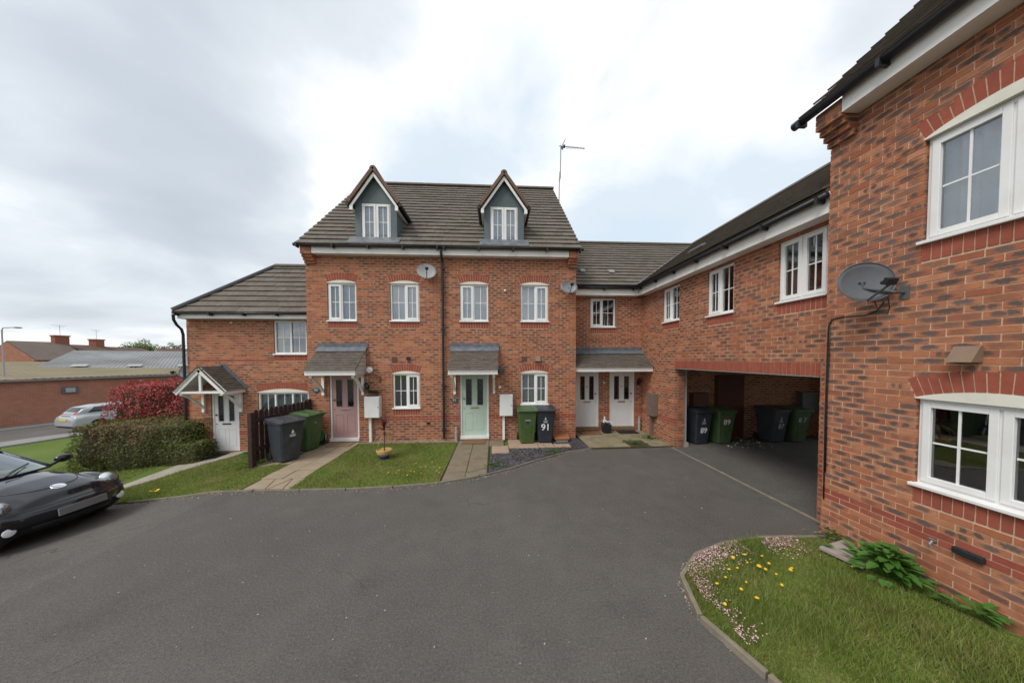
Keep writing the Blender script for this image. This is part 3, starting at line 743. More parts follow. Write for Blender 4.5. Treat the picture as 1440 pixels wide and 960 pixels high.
def door(parent, fr, u0, u1, v0, v1, mat, lit, glassm=GLD, handle=1, numtext=None, w=-.03, sillm=WH, fmat=None, panels=2):
    fmat = fmat or WH
    f = MB(); fw = .055
    fr.box(f, u0 + .004, u0 + fw, v0, v1, w - .07, w); fr.box(f, u1 - fw, u1 - .004, v0, v1, w - .07, w); fr.box(f, u0 + fw, u1 - fw, v1 - fw, v1, w - .07, w)
    d = f.build('door', fmat, parent, bevel=.004)
    a, b, c, t = u0 + fw, u1 - fw, v0 + .05, v1 - fw; lw = w - .022
    W_ = b - a; gx0, gx1 = a + W_ * .16, a + W_ * .39; gx2, gx3 = a + W_ * .61, a + W_ * .84; gy0, gy1 = c + (t - c) * .5, c + (t - c) * .93
    m = MB(); us = [a, gx0, gx1, gx2, gx3, b]
    for i in range(5):
        if i in (1, 3): fr.box(m, us[i], us[i + 1], c, gy0, lw - .04, lw); fr.box(m, us[i], us[i + 1], gy1, t, lw - .04, lw)
        else: fr.box(m, us[i], us[i + 1], c, t, lw - .04, lw)
    leaf = m.build('door_leaf', mat, d)
    mo = MB()
    def mould(x0, x1, y0, y1, s=.014, hgt=.009):
        fr.box(mo, x0 - s, x0, y0 - s, y1 + s, lw - .003, lw + hgt); fr.box(mo, x1, x1 + s, y0 - s, y1 + s, lw - .003, lw + hgt)
        fr.box(mo, x0, x1, y0 - s, y0, lw - .003, lw + hgt); fr.box(mo, x0, x1, y1, y1 + s, lw - .003, lw + hgt)
    for x0, x1 in ((gx0, gx1), (gx2, gx3)):
        mould(x0, x1, gy0, gy1)
        if panels: mould(x0 - .02, x1 + .02, c + (t - c) * .1, c + (t - c) * .37, .012, .007)
    mo.build('moulding', mat, d, bevel=.003)
    for x0, x1 in ((gx0, gx1), (gx2, gx3)):
        p = MB(); p.quad(fr.P(x0, gy0, lw - .016), fr.P(x1, gy0, lw - .016), fr.P(x1, gy1, lw - .016), fr.P(x0, gy1, lw - .016)); p.build('pane', glassm, d)
        k = MB(); k.quad(fr.P(x0, gy0, lw - .035), fr.P(x1, gy0, lw - .035), fr.P(x1, gy1, lw - .035), fr.P(x0, gy1, lw - .035)); k.build('pane_backing', DARK, d)
        g = MB(); r = .004      # leaded diamonds
        nn = 4
        for i in range(nn):
            ya = gy0 + (gy1 - gy0) * i / nn; yb = gy0 + (gy1 - gy0) * (i + 1) / nn
            g.bar(fr.P(x0, ya, lw - .013), fr.P(x1, yb, lw - .013), r, r, fr.n); g.bar(fr.P(x1, ya, lw - .012), fr.P(x0, yb, lw - .012), r, r, fr.n)
        g.build('leading', DGREY, d)
    l = MB(); um = (a + b) / 2; yl = c + (t - c) * .455
    fr.box(l, um - .13, um + .13, yl - .02, yl + .022, lw, lw + .012); l.build('letterbox', lit, d, bevel=.004)
    h = MB(); uh = a + .06 if handle < 0 else b - .06; yh = c + (t - c) * .46
    T_ = fr.M(uh, yh + .28, lw + .02) @ Matrix.Rotation(R(90), 4, 'X'); h.lathe([(.026, -.02), (.026, .012), (.018, .02)], 10, T_)
    T_ = fr.M(uh, yh, lw + .02) @ Matrix.Rotation(R(90), 4, 'X'); h.lathe([(.012, -.02), (.012, .012)], 8, T_); h.build('lock', DGREY, d)
    s = MB(); fr.box(s, u0, u1, v0 - .045, v0 + .045, w - .07, .03); s.build('threshold', sillm, d)
    bk = MB(); fr.box(bk, u0 + .01, u1 - .01, v0, v1 - .01, w - .12, w - .072); bk.build('door_backing', DARK, d)
    if numtext:
        text(numtext, .075, fr.M(um, gy0 + (gy1 - gy0) * .55, lw + .004), DGREY, d, 'door_number')
    return d
def text(s, size, M, mat, parent, name='lettering', off=.0, ext=.001):
    off = min(off, size * .014)
    """flat lettering; M local x right, z up, y inward"""
    cu = bpy.data.curves.new(name, 'FONT'); cu.body = s; cu.size = size; cu.align_x = 'CENTER'; cu.align_y = 'CENTER'; cu.offset = off; cu.extrude = ext
    t = bpy.data.objects.new('tmp', cu); COL.objects.link(t); dg = bpy.context.evaluated_depsgraph_get()
    m = bpy.data.meshes.new_from_object(t.evaluated_get(dg)); bpy.data.objects.remove(t); bpy.data.curves.remove(cu)
    m.transform(M @ Matrix.Rotation(R(90), 4, 'X')); og = org(parent); m.transform(Matrix.Translation(-og)); m.materials.clear(); m.materials.append(mat); m.name = name
    return link(name, m, parent)

# ---------------------------------------------------------------- roofs
def clip_poly(sub, clip):
    def area(p): return sum(p[i][0] * p[(i + 1) % len(p)][1] - p[(i + 1) % len(p)][0] * p[i][1] for i in range(len(p)))
    if area(clip) < 0: clip = clip[::-1]
    out = sub
    for i in range(len(clip)):
        a, b = clip[i], clip[(i + 1) % len(clip)]; inp = out; out = []
        def side(p): return (b[0] - a[0]) * (p[1] - a[1]) - (b[1] - a[1]) * (p[0] - a[0])
        for j in range(len(inp)):
            p, q = inp[j], inp[(j + 1) % len(inp)]; sp, sq = side(p), side(q)
            if sp >= -1e-9: out.append(p)
            if (sp > 1e-9 and sq < -1e-9) or (sp < -1e-9 and sq > 1e-9):
                t = sp / (sp - sq); out.append((p[0] + (q[0] - p[0]) * t, p[1] + (q[1] - p[1]) * t))
        if len(out) < 3: return []
    return out
_tm = {}
def unit_tile(tw, L, mat, hi, lo, th):
    k = (round(tw, 3), round(L, 3), mat.name)
    if k not in _tm:
        mb = MB(); mb.hexa([(0, 0, hi - th), (tw, 0, hi - th), (tw, L, lo - th), (0, L, lo - th), (0, 0, hi), (tw, 0, hi), (tw, L, lo), (0, L, lo)])
        m = mb.mesh('roof_tile'); m.materials.append(mat); _tm[k] = m
    return _tm[k]
def tile_roof(roof, O, U, Vv, poly, gauge=.29, tw=.30, mat=None, nsel=300, hi=.052, lo=.012, th=.026, name='roof_tile', under=None):
    mat = mat or TI; O, U, Vv = V(O), V(U).normalized(), V(Vv).normalized(); N = U.cross(Vv)
    us = [p[0] for p in poly]; vs = [p[1] for p in poly]; L = gauge + .05; cand = []; rest = MB(); og = org(roof)
    r = 0; v = min(vs)
    while v < max(vs) - .02:
        u = min(us) - (r % 2) * tw / 2
        while u < max(us):
            rect = [(u, v), (u + tw - .005, v), (u + tw - .005, v + L), (u, v + L)]
            cl = clip_poly(rect, poly)
            if cl:
                ar = abs(sum(cl[i][0] * cl[(i + 1) % len(cl)][1] - cl[(i + 1) % len(cl)][0] * cl[i][1] for i in range(len(cl)))) / 2
                full = ar > .999 * (tw - .005) * L
                cand.append((full, u, v, cl))
            u += tw
        v += gauge; r += 1
    sc = []
    for i, (full, u, v, cl) in enumerate(cand):
        if full:
            q = [proj(O + U * a + Vv * b) for a, b in cl]; c = proj(O + U * u + Vv * v)
            ar = abs(sum(q[j][0] * q[(j + 1) % 4][1] - q[(j + 1) % 4][0] * q[j][1] for j in range(4))) / 2
            if 0 < c[0] < 1440 and 20 < c[1] < 940: sc.append((ar, i))
    sc.sort(reverse=True); pick = {i for a, i in sc[:nsel]}
    rot = Matrix((U, Vv, N)).transposed().to_euler()
    for i, (full, u, v, cl) in enumerate(cand):
        j = random.uniform(-.003, .003)
        if i in pick:
            o = bpy.data.objects.new(name, unit_tile(tw - .005, L, mat, hi, lo, th)); COL.objects.link(o); o.parent = roof
            o.location = O + U * u + Vv * v + N * j - og; o.rotation_euler = rot
        else:
            top = [O + U * a + Vv * b + N * (hi - (hi - lo) * (b - v) / L + j) for a, b in cl]; rest.prism([p - N * th for p in top], top)
    if rest.f: rest.build('tiling', mat, roof, kind='stuff')
def slab_poly(mb, O, U, Vv, poly, top=.0, th=.05):
    O, U, Vv = V(O), V(U).normalized(), V(Vv).normalized(); N = U.cross(Vv)
    A = [O + U * a + Vv * b + N * top for a, b in poly]; mb.prism([p - N * th for p in A], A)
def ridge_caps(roof, p, q, r=.11, seg=.45, mat=None, name='ridge_tile', th=0):
    p, q = V(p), V(q); n = max(1, round((q - p).length / seg)); d = (q - p) / n; t = d.normalized(); s = t.cross(V((0, 0, 1))).normalized(); up = s.cross(t).normalized()
    for i in range(n):
        a = p + d * i; b = p + d * (i + 1) + t * .015; k = 7; mb = MB()
        def ring(c, rr): return [c + (s * math.cos(x) + up * (math.sin(x) - .45)) * rr for x in (math.pi * j / k for j in range(k + 1))]
        mb.prism(ring(a, r * 1.0), ring(b, r * .97)); mb.build(name, mat or TI, roof)
def gutter(house, pts, r=.055, mat=None, brackets=True):
    mb = MB(); mb.tube(pts, r, 10)
    g = mb.build('gutter', mat or BLK, house, smooth=True)
    return g

# ---------------------------------------------------------------- houses
FM = Fr((0, 8.95, 0), (1, 0, 0)); FL = Fr((0, 9.6, 0), (1, 0, 0)); FRc = Fr((0, 9.8, 0), (1, 0, 0))
FW = Fr((5.05, 0, 0), (0, -1, 0)); FN = Fr((4.75, 0, 0), (0, -1, 0))
B0 = -.15
def corbel(house, fr, ua, ub, v0, v1, wmax, flip=False):
    mb = MB(); k = 0; v = v0; mid = ua + (ub - ua) * .62
    while v < v1 - .02:
        w = min(wmax, .06 * (k + 1)); sp = mid if k % 2 else ua + (ub - ua) * .38
        brick_geo(mb, fr, ua, sp - .005, v, min(v + BH, v1), w, w + .05); brick_geo(mb, fr, sp + .005, ub, v, min(v + BH, v1), w, w + .05)
        k += 1; v += CO
    mb.build('corbel', BR, house, kind='stuff')
    m = MB(); v = v0; k = 0
    while v < v1 - .02:
        w = min(wmax, .06 * (k + 1)); fr.box(m, ua + .006, ub - .006, v + .002, min(v + CO, v1), -.05, w - .008); k += 1; v += CO
    m.build('corbel_core', MO, house)
def eaves(house, fr, u0, u1, v0, v1, w=.22, gu0=None, gu1=None, gutr=.044):
    f = MB(); fr.box(f, u0, u1, v0, v1, w - .025, w); f.build('fascia', FA, house)
    s = MB(); fr.box(s, u0, u1, v0 - .004, v0 + .012, .006, w - .026); s.build('soffit', FA, house)
    gu0 = u0 if gu0 is None else gu0; gu1 = u1 if gu1 is None else gu1
    g = gutter(house, [fr.P(gu0, v1 - .02, w + .075), fr.P(gu1, v1 - .02, w + .075)], gutr)
    n = max(2, int(abs(gu1 - gu0) / .9)); b = MB()
    for i in range(n + 1):
        u = gu0 + .1 + (gu1 - gu0 - .2) * i / n; fr.box(b, u - .02, u + .02, v1 - .1, v1 - .01, w + .002, w + .14)
    b.build('gutter_bracket', BLK, g, kind='stuff')
def lean_canopy(house, fr, u0, u1, zt, ze, pj, brackets=True, cheeks=(True, True), bpos=None):
    c = MB(); fr.box(c, u0 + .01, u1 - .01, ze - .155, ze - .135, .01, pj - .03)
    O = fr.P(u0, ze, pj + .03); up = (fr.P(u0, zt, 0) - fr.P(u0, ze, pj + .03)); Ls = up.length
    slab_poly(c, O, fr.u, up, [(0.01, 0), (u1 - u0 - .01, 0), (u1 - u0 - .01, Ls), (.01, Ls)], -.004, .03)
    can = c.build('canopy', FA, house)
    tile_roof(can, O, fr.u, up, [(-.02, -.02), (u1 - u0 + .02, -.02), (u1 - u0 + .02, Ls), (-.02, Ls)], .102, .166, TID, 0, .02, .004, .011)
    f = MB(); fr.box(f, u0, u1, ze - .15, ze - .012, pj - .028, pj); f.build('fascia', FA, can)
    l = MB(); d = up.normalized(); Nn = fr.u.cross(d)
    A = fr.P(u0 - .04, zt - .13, .0) ; k = .2
    p0 = O + d * (Ls - k) + Nn * .032
    l.prism([p0 - fr.u * .04, p0 + fr.u * (u1 - u0 + .04), p0 + fr.u * (u1 - u0 + .04) + d * (k + .0), p0 - fr.u * .04 + d * (k + .0)],
            [q + Nn * .008 for q in (p0 - fr.u * .04, p0 + fr.u * (u1 - u0 + .04), p0 + fr.u * (u1 - u0 + .04) + d * k, p0 - fr.u * .04 + d * k)])
    fr.box(l, u0 - .06, u1 + .06, zt - .0, zt + .15, .008, .02); l.build('lead_flashing', LEAD, can)
    for side, on in zip((0, 1), cheeks):
        if not on: continue
        ua = u0 + .004 if side == 0 else u1 - .024; z0 = ze - .14; nb = 6; zs = [z0 + (zt - .06 - z0) * i / nb for i in range(nb + 1)]
        for i in range(nb):
            def wm(z): return max(.02, min(pj - .03, (zt - .05 - z) / (zt - ze) * pj))
            z_a, z_b = zs[i], zs[i + 1] - .008
            ring = [(.012, z_a), (wm(z_a), z_a), (wm(z_b), z_b), (.012, z_b)]
            m = MB(); m.prism([fr.P(ua, z, w) for w, z in ring], [fr.P(ua + .02, z, w) for w, z in ring]); m.build('cheek_board', CLAP, can)
    if brackets:
        for ub in bpos:
            b = MB(); z1 = ze - .157
            fr.box(b, ub - .035, ub + .035, z1 - .62, z1 - .07, .004, .07); fr.box(b, ub - .035, ub + .035, z1 - .07, z1, .004, pj - .08)
            pts = [(.035, z1 - .52), (.2, z1 - .34), (.4, z1 - .17), (pj - .12, z1 - .05)]
            for (a, za), (c_, zc) in zip(pts, pts[1:]): b.bar(fr.P(ub, za, a), fr.P(ub, zc, c_), .055, .07, fr.u)
            b.build('bracket', FA, can)
    return can
def dormer(house, xc, hw=.6, z0=5.93, ze=7.2, za=8.02):
    fy = 8.93; rs = .961
    yb = lambda z: 8.65 + (z - 5.80) / rs
    fr = Fr((0, fy, 0), (1, 0, 0)); wu0, wu1, wv0, wv1 = xc - .415, xc + .415, 6.04, 7.12
    m = MB(); fr.box(m, xc - hw, wu0, z0, ze, -.06, 0); fr.box(m, wu1, xc + hw, z0, ze, -.06, 0); fr.box(m, wu0, wu1, z0, wv0, -.06, 0); fr.box(m, wu0, wu1, wv1, ze, -.06, 0)
    m.prism([fr.P(xc - hw, ze, -.06), fr.P(xc + hw, ze, -.06), fr.P(xc, za - .06, -.06)], [fr.P(xc - hw, ze, 0), fr.P(xc + hw, ze, 0), fr.P(xc, za - .06, 0)])
    for s in (-1, 1):
        xa, xb = xc + s * hw, xc + s * (hw - .05); ring = [(fy + .061, z0), (yb(ze) + .1, ze), (fy + .061, ze)]
        m.prism([(xa, y, z) for y, z in ring], [(xb, y, z) for y, z in ring])
    d = m.build('dormer', SLG, house)
    window(house, fr, wu0, wu1, wv0, wv1, [(1, 1), (1, 1)], w=-.015, curtain='net', sill=True)
    ov = .12; sl = (za - ze) / (hw); zeo = ze - ov * sl; yf = fy - .16
    rf = MB()
    for s in (-1, 1):
        O = V((xc + s * (hw + ov), yf, zeo)); up = V((-s * (hw + ov), 0, za - zeo)); Lv = up.length; U = V((0, -s * 1.0, 0)) if s > 0 else V((0, 1, 0))
        # u runs along Y; make U x V point up and out
        U = V((0, 1, 0)); Nn = U.cross(up.normalized())
        if Nn.z < 0: U = V((0, -1, 0)); O = V((xc + s * (hw + ov), yf, zeo))
        l0, l1 = (yb(zeo) - yf), (yb(za) - yf); sg = 1 if U.y > 0 else -1
        poly = [(0, 0), (sg * l0, 0), (sg * l1, Lv), (0, Lv)]
        slab_poly(rf, O, U, up, poly, -.002, .03)
    r = rf.build('dormer_roof', TID, d)
    for s in (-1, 1):
        O = V((xc + s * (hw + ov), yf, zeo)); up = V((-s * (hw + ov), 0, za - zeo)); Lv = up.length; U = V((0, 1, 0)); Nn = U.cross(up.normalized())
        if Nn.z < 0: U = V((0, -1, 0))
        l0, l1 = (yb(zeo) - yf), (yb(za) - yf); sg = 1 if U.y > 0 else -1
        # dormer tiles hang on the dormer part so that no fourth level appears
        tile_roof(d, O, U, up, [(-.03 * sg, -.02), (sg * l0, -.02), (sg * l1, Lv), (-.03 * sg, Lv)], .27, .3, TI, 0)
        vb = MB(); e0 = V((xc + s * (hw + ov), yf - .03, zeo + .02)); e1 = V((xc, yf - .03, za + .02)); vb.bar(e0, e1, .035, .085, (0, 0, 1)); vb.build('verge', TIB, d)
        bb = MB(); e0 = V((xc + s * (hw + ov - .03), yf + .005, zeo - .085)); e1 = V((xc, yf + .005, za - .085))
        bb.prism([e0, e1, e1 + V((0, 0, -.12)), e0 + V((0, 0, -.10))][::1], [p + V((0, .025, 0)) for p in (e0 + V((0, 0, .0)), e1, e1 + V((0, 0, -.12)), e0 + V((0, 0, -.10)))])
        bb.hexa([(xc + s * (hw - .0), yf + .004, zeo - .19), (xc + s * (hw + ov - .03), yf + .004, zeo - .19), (xc + s * (hw + ov - .03), yf + .03, zeo - .19), (xc + s * hw, yf + .03, zeo - .19),
                 (xc + s * (hw - .0), yf + .004, zeo - .05), (xc + s * (hw + ov - .03), yf + .004, zeo - .08), (xc + s * (hw + ov - .03), yf + .03, zeo - .08), (xc + s * hw, yf + .03, zeo - .05)])
        bb.build('bargeboard', FA, d)
        sf = MB(); sf.box(xc + s * hw, xc + s * (hw + ov - .03), yf + .03, yb(zeo - .15), zeo - .16, zeo - .14); sf.build('soffit', FA, d)
        g = MB(); g.tube([(xc + s * (hw + ov + .03), yf - .02, zeo - .03), (xc + s * (hw + ov + .03), yb(zeo) - .02, zeo - .04)], .05, 8); g.build('gutter', BLK, d)
    ridge_caps(d, (xc, yf - .03, za + .03), (xc, yb(za), za + .03), .1, .4, TIB)
    a = MB(); a.hexa([(xc - hw - .13, 8.64, 5.845), (xc + hw + .13, 8.64, 5.845), (xc + hw + .13, 8.95, 6.13), (xc - hw - .13, 8.95, 6.13), (xc - hw - .13, 8.63, 5.86), (xc + hw + .13, 8.63, 5.86), (xc + hw + .13, 8.94, 6.145), (xc - hw - .13, 8.94, 6.145)])
    a.build('lead_apron', LEAD, d)
    fl = MB(); fr.box(fl, xc - hw - .002, xc + hw + .002, z0, 6.03, .001, .008); fl.build('lead_upstand', LEAD, d)
def townhouse(name, loc, label, u0, u1, wins, dr, dmat, lit, dx, hnd, can, bpos, cor):
    h = thing(name, loc, label, 'house')
    ops = [opening(B0, a, b, c, d, .07, L=L, cur=cur) for a, b, c, d, L, cur in wins]
    dop = opening(B0, *dr, 0, sill=False)
    brick_wall(h, FM, u0, u1, B0, 5.85, ops + [dop], 300, bands=((11, 13),))
    for o in ops: window(h, FM, o['u0'], o['u1'], o['v0'], o['v1'] - .016, o['L'], curtain=o['cur'])
    door(h, FM, dop['u0'], dop['u1'], dop['v0'] + .045, dop['v1'], dmat, lit, handle=hnd)
    eaves(h, FM, u0 + (.3 if cor < 0 else 0), u1 - (.28 if cor > 0 else 0), 5.575, 5.80, .22, u0 - (.14 if cor < 0 else 0), u1 + (.14 if cor > 0 else 0))
    if cor < 0: corbel(h, FM, u0, u0 + .29, 5.325, 5.76, .24)
    else: corbel(h, FM, u1 - .27, u1, 5.325, 5.76, .24)
    lean_canopy(h, FM, can[0], can[1], 2.86, 2.24, .72, True, (True, True), bpos)
    r = MB(); O = V((u0 - (.08 if cor < 0 else 0), 8.65, 5.80)); up = V((0, 4.35, 4.18)); wd = u1 - u0 + .08
    slab_poly(r, O, (1, 0, 0), up, [(0.01, 0.02), (wd - .01, .02), (wd - .01, up.length), (0.01, up.length)], 0, .06)
    r.prism([(u0 + .01, 13, 9.95), (u0 + .01, 17.3, 5.8), (u0 + .01, 17.3, 5.7), (u0 + .01, 13, 9.85)], [(u1 - .01, 13, 9.95), (u1 - .01, 17.3, 5.8), (u1 - .01, 17.3, 5.7), (u1 - .01, 13, 9.85)])
    roof = r.build('roof', TID, h)
    tile_roof(roof, O, (1, 0, 0), up, [(0, -.03), (wd, -.03), (wd, up.length), (0, up.length)], .30, .30, TI, 300)
    ridge_caps(roof, (u0 - (.08 if cor < 0 else 0), 13, 10.05), (u1 + (.08 if cor > 0 else 0), 13, 10.05), .12)
    dormer(h, dx)
    # gable slab, side brickwork
    g = MB(); x = u0 if cor < 0 else u1 - .3
    g.prism([(x + .1, 9.1, -.2), (x + .1, 17, -.2), (x + .1, 17, 5.8), (x + .1, 13, 9.7), (x + .1, 9.1, 5.8)], [(x + .2, 9.1, -.2), (x + .2, 17, -.2), (x + .2, 17, 5.8), (x + .2, 13, 9.7), (x + .2, 9.1, 5.8)])
    g.build('gable_wall', MO, h)
    if cor < 0: brick_wall(h, Fr((u0, 0, 0), (0, -1, 0)), -13, -9.06, B0, 9.3, (), 0, slab=False, topf=lambda v: (-13, -9.06 if v < 5.7 else -(8.9 + (v - 5.7) / .961)))
    else: brick_wall(h, Fr((u1, 0, 0), (0, 1, 0)), 9.06, 13, B0, 9.3, (), 0, slab=False, topf=lambda v: (9.06 if v < 5.7 else 8.9 + (v - 5.7) / .961, 13))
    return h
LO, RO = [(1, 1), (1.12, 0)], [(1.12, 0), (1, 1)]
HP = townhouse('town_house', (-3.56, 8.95, 0), 'brick town house with dusty pink front door and grey gabled dormer', -5.55, -1.57,
    [(-4.95, -4.12, 3.67, 4.8, LO, 'net'), (-3.14, -2.28, 3.67, 4.8, RO, 'net'), (-3.10, -2.29, 1.08, 2.1, RO, 'dark')],
    (-4.95, -4.10, .05, 2.1), PINK, SILV, -3.5, -1, (-5.2, -3.86), (-5.1, -3.96), -1)
HG = townhouse('town_house', (.46, 8.95, 0), 'brick town house with mint green front door and grey gabled dormer', -1.57, 2.5,
    [(-1.07, -.21, 3.67, 4.8, LO, 'net'), (.78, 1.64, 3.67, 4.8, RO, 'net'), (.78, 1.63, 1.09, 2.1, RO, 'net')],
    (-1.09, -.21, .05, 2.1), MINT, GOLD, .28, -1, (-1.33, .06), (-1.24, -.05), 1)
# shared downpipe between them
dp = MB(); dp.tube([(-1.57, 8.66, 5.72), (-1.57, 8.68, 5.6), (-1.57, 8.86, 5.42), (-1.57, 8.87, 5.3), (-1.57, 8.87, .12)], .036, 10)
for z in (5.2, 3.4, 1.7, .35): dp.box(-1.62, -1.52, 8.83, 8.95, z, z + .05)
dp.build('downpipe', BLK, HP)

# low house with the gabled porch
HL = thing('cottage_house', (-7.5, 9.6, -.3), 'low brick house with hipped roof and white gabled porch', 'house')
LB = -.9
opU = opening(LB, -6.97, -5.97, 2.71, 3.77, 0); opL = opening(LB, -7.5, -5.95, .5, 1.5, .1); opD = opening(LB, -8.90, -8.08, -.45, 1.6, 0, sill=False)
brick_wall(HL, FL, -9.55, -5.56, LB, 3.9, [opU, opL, opD], 300, bands=((45, 46), (14, 16)))
window(HL, FL, opU['u0'], opU['u1'], opU['v0'], opU['v1'], [(1, 0), (1, 0)], curtain='half')
window(HL, FL, opL['u0'], opL['u1'], opL['v0'], opL['v1'] - .016, [(1, 0), (1.1, 0), (1, 0)], curtain='green', bars=(1, 0))
door(HL, FL, opD['u0'], opD['u1'], opD['v0'] + .045, opD['v1'], WDOOR, BLK, handle=-1, sillm=WOODT)
eaves(HL, FL, -9.53, -5.56, 3.775, 3.945, .27, -9.58, -5.56, .034)
lr = MB(); O = V((-9.6, 9.28, 3.96)); up = V((0, 1.74, 1.88)); Ll = up.length; polyF = [(0, 0), (4.04, 0), (4.04, Ll), (1.75, Ll)]
slab_poly(lr, O, (1, 0, 0), up, polyF, 0, .05)
O2 = V((-9.6, 12.76, 3.96)); up2 = V((1.75, 0, 1.88)); L2 = up2.length; polyH = [(0, 0), (3.48, 0), (1.74, L2)]
slab_poly(lr, O2, (0, -1, 0), up2, polyH, 0, .05)
lr.prism([(-7.85, 11.02, 5.8), (-5.56, 11.02, 5.8), (-5.56, 12.76, 3.93), (-9.6, 12.76, 3.93)], [(-7.85, 11.02, 5.74), (-5.56, 11.02, 5.74), (-5.56, 12.76, 3.87), (-9.6, 12.76, 3.87)])
roofL = lr.build('roof', TID, HL)
tile_roof(roofL, O, (1, 0, 0), up, [(0.02, -.03), (4.04, -.03), (4.04, Ll), (1.75, Ll)], .27, .30, TI, 300)
tile_roof(roofL, O2, (0, -1, 0), up2, polyH, .27, .30, TI, 0)
HIPM = pm('hip_tile_grey', (.055, .055, .058), .8, .2, 8)
ridge_caps(roofL, (-9.61, 9.27, 4.02), (-7.85, 11.02, 5.90), .10, .4, HIPM, 'hip_tile'); ridge_caps(roofL, (-7.85, 11.02, 5.90), (-5.56, 11.02, 5.90), .10, .45)
sw = MB(); sw.box(-9.54, -9.44, 9.72, 13, -1.2, 3.85); sw.build('side_wall', MO, HL)
brick_wall(HL, Fr((-9.55, 0, 0), (0, -1, 0)), -13, -9.71, LB, 3.9, (), 0, slab=False)
dl = MB(); dl.tube([(-9.57, 9.26, 3.88), (-9.58, 9.28, 3.72), (-9.6, 9.38, 3.58), (-9.61, 9.52, 3.46), (-9.61, 9.56, 3.3), (-9.61, 9.56, -.4)], .036, 10)
dl.build('downpipe', BLK, HL)
al = MB(); al.lathe([(.03, 0), (.035, .03), (.02, .06)], 10, FL.M(-8.2, 3.67, .0) @ Matrix.Rotation(R(90), 4, 'X')); al.build('security_sensor', WPAINT, HL)
def porch(house, fr, xc, hw, za, ze, pj):
    c = MB(); ov = .06
    for s in (-1, 1):
        O = fr.P(xc + s * (hw + ov), ze - .06, pj + .04); up = fr.P(xc, za, pj + .04) - O; U = V((0, 1, 0)); N_ = U.cross(up.normalized())
        if N_.z < 0: U = V((0, -1, 0))
        sg = 1 if U.y > 0 else -1; poly = [(0, 0), (sg * (pj + .03), 0), (sg * (pj + .03), up.length), (0, up.length)]
        slab_poly(c, O, U, up, poly, -.004, .028)
    p = c.build('porch_canopy', FA, house)
    for s in (-1, 1):
        O = fr.P(xc + s * (hw + ov), ze - .06, pj + .04); up = fr.P(xc, za, pj + .04) - O; U = V((0, 1, 0)); N_ = U.cross(up.normalized())
        if N_.z < 0: U = V((0, -1, 0))
        sg = 1 if U.y > 0 else -1
        tile_roof(p, O, U, up, [(-.02 * sg, -.02), (sg * (pj + .03), -.02), (sg * (pj + .03), up.length), (-.02 * sg, up.length)], .095, .166, TID, 0, .02, .004, .011)
        b = MB(); e0 = fr.P(xc + s * (hw + ov), ze - .12, pj); e1 = fr.P(xc, za - .075, pj); b.bar(e0, e1, .14, .03, (0, 1, 0)); b.build('bargeboard', FA, p)
        sd_ = MB(); fr.box(sd_, xc + s * (hw + ov - .03), xc + s * (hw + ov - .0), ze - .17, ze - .06, .01, pj - .02); sd_.build('side_fascia', FA, p)
        k = MB(); zb = ze - .17; x = xc + s * (hw - .07)
        fr.box(k, x - .035, x + .035, zb - .62, zb + .05, .004, .07); fr.box(k, x - .035, x + .035, zb - .02, zb + .05, .071, pj - .03)
        pts = [(.03, zb - .5), (.2, zb - .32), (.38, zb - .15), (pj - .12, zb - .02)]
        for (a, z0), (a1, z1) in zip(pts, pts[1:]): k.bar(fr.P(x, z0, a), fr.P(x, z1, a1), .055, .065, fr.u)
        k.build('bracket', FA, p)
        l = MB(); q0 = fr.P(xc + s * (hw + ov + .03), ze - .05, .012); q1 = fr.P(xc, za + .05, .012); l.bar(q0, q1, .14, .012, (0, 1, 0)); l.build('lead_flashing', LEAD, p)
    t = MB(); fr.box(t, xc - hw + .02, xc + hw - .02, ze - .13, ze - .07, pj - .05, pj - .005); t.build('tie_beam', FA, p)
    t = MB(); fr.box(t, xc - .03, xc + .03, ze - .06, za - .13, pj - .05, pj - .008); t.build('king_post', FA, p)
    t = MB(); fr.box(t, xc - hw + .05, xc + hw - .05, ze - .09, ze - .075, .01, pj - .06); t.build('porch_ceiling', CLAP, p)
porch(HL, FL, -8.53, .62, 2.32, 1.68, .72)

# recessed house with the two white doors
HR = thing('terrace_house', (3.8, 9.8, 0), 'set back brick house with two white doors under one long tiled canopy', 'house')
opW = opening(B0, 3.24, 4.11, 3.63, 4.6, 0); d1 = opening(B0, 2.74, 3.55, .1, 2.1, 0, sill=False); d2 = opening(B0, 3.92, 4.81, .1, 2.1, 0, sill=False)
brick_wall(HR, FRc, 2.51, 5.145, B0, 4.95, [opW, d1, d2], 300, bands=((11, 13),))
window(HR, FRc, opW['u0'], opW['u1'], opW['v0'], opW['v1'], [(1, 1), (1.12, 0)], curtain='dark', items=True)
door(HR, FRc, d1['u0'], d1['u1'], d1['v0'] + .05, d1['v1'], WDOOR, GOLD, handle=1, numtext='89', sillm=WOODT); door(HR, FRc, d2['u0'], d2['u1'], d2['v0'] + .05, d2['v1'], WDOOR, GOLD, handle=1, numtext='87', sillm=WOODT)
eaves(HR, FRc, 2.51, 4.80, 4.63, 4.88, .25, 2.51, 4.7)
lean_canopy(HR, FRc, 2.52, 5.04, 2.76, 2.26, .75, False, (False, False))
rr = MB(); O = V((2.51, 9.47, 4.93)); up = V((0, 3.68, 2.79)); Lr = up.length; polyR = [(0, 0), (2.21, 0), (6.59, Lr), (0, Lr)]
slab_poly(rr, O, (1, 0, 0), up, polyR, 0, .05); roofR = rr.build('roof', TID, HR)
tile_roof(roofR, O, (1, 0, 0), up, [(0, -.03), (2.21, -.03), (6.59, Lr), (0, Lr)], .29, .30, TI, 300)
ridge_caps(roofR, (2.51, 13.15, 7.78), (9.1, 13.15, 7.78), .11)
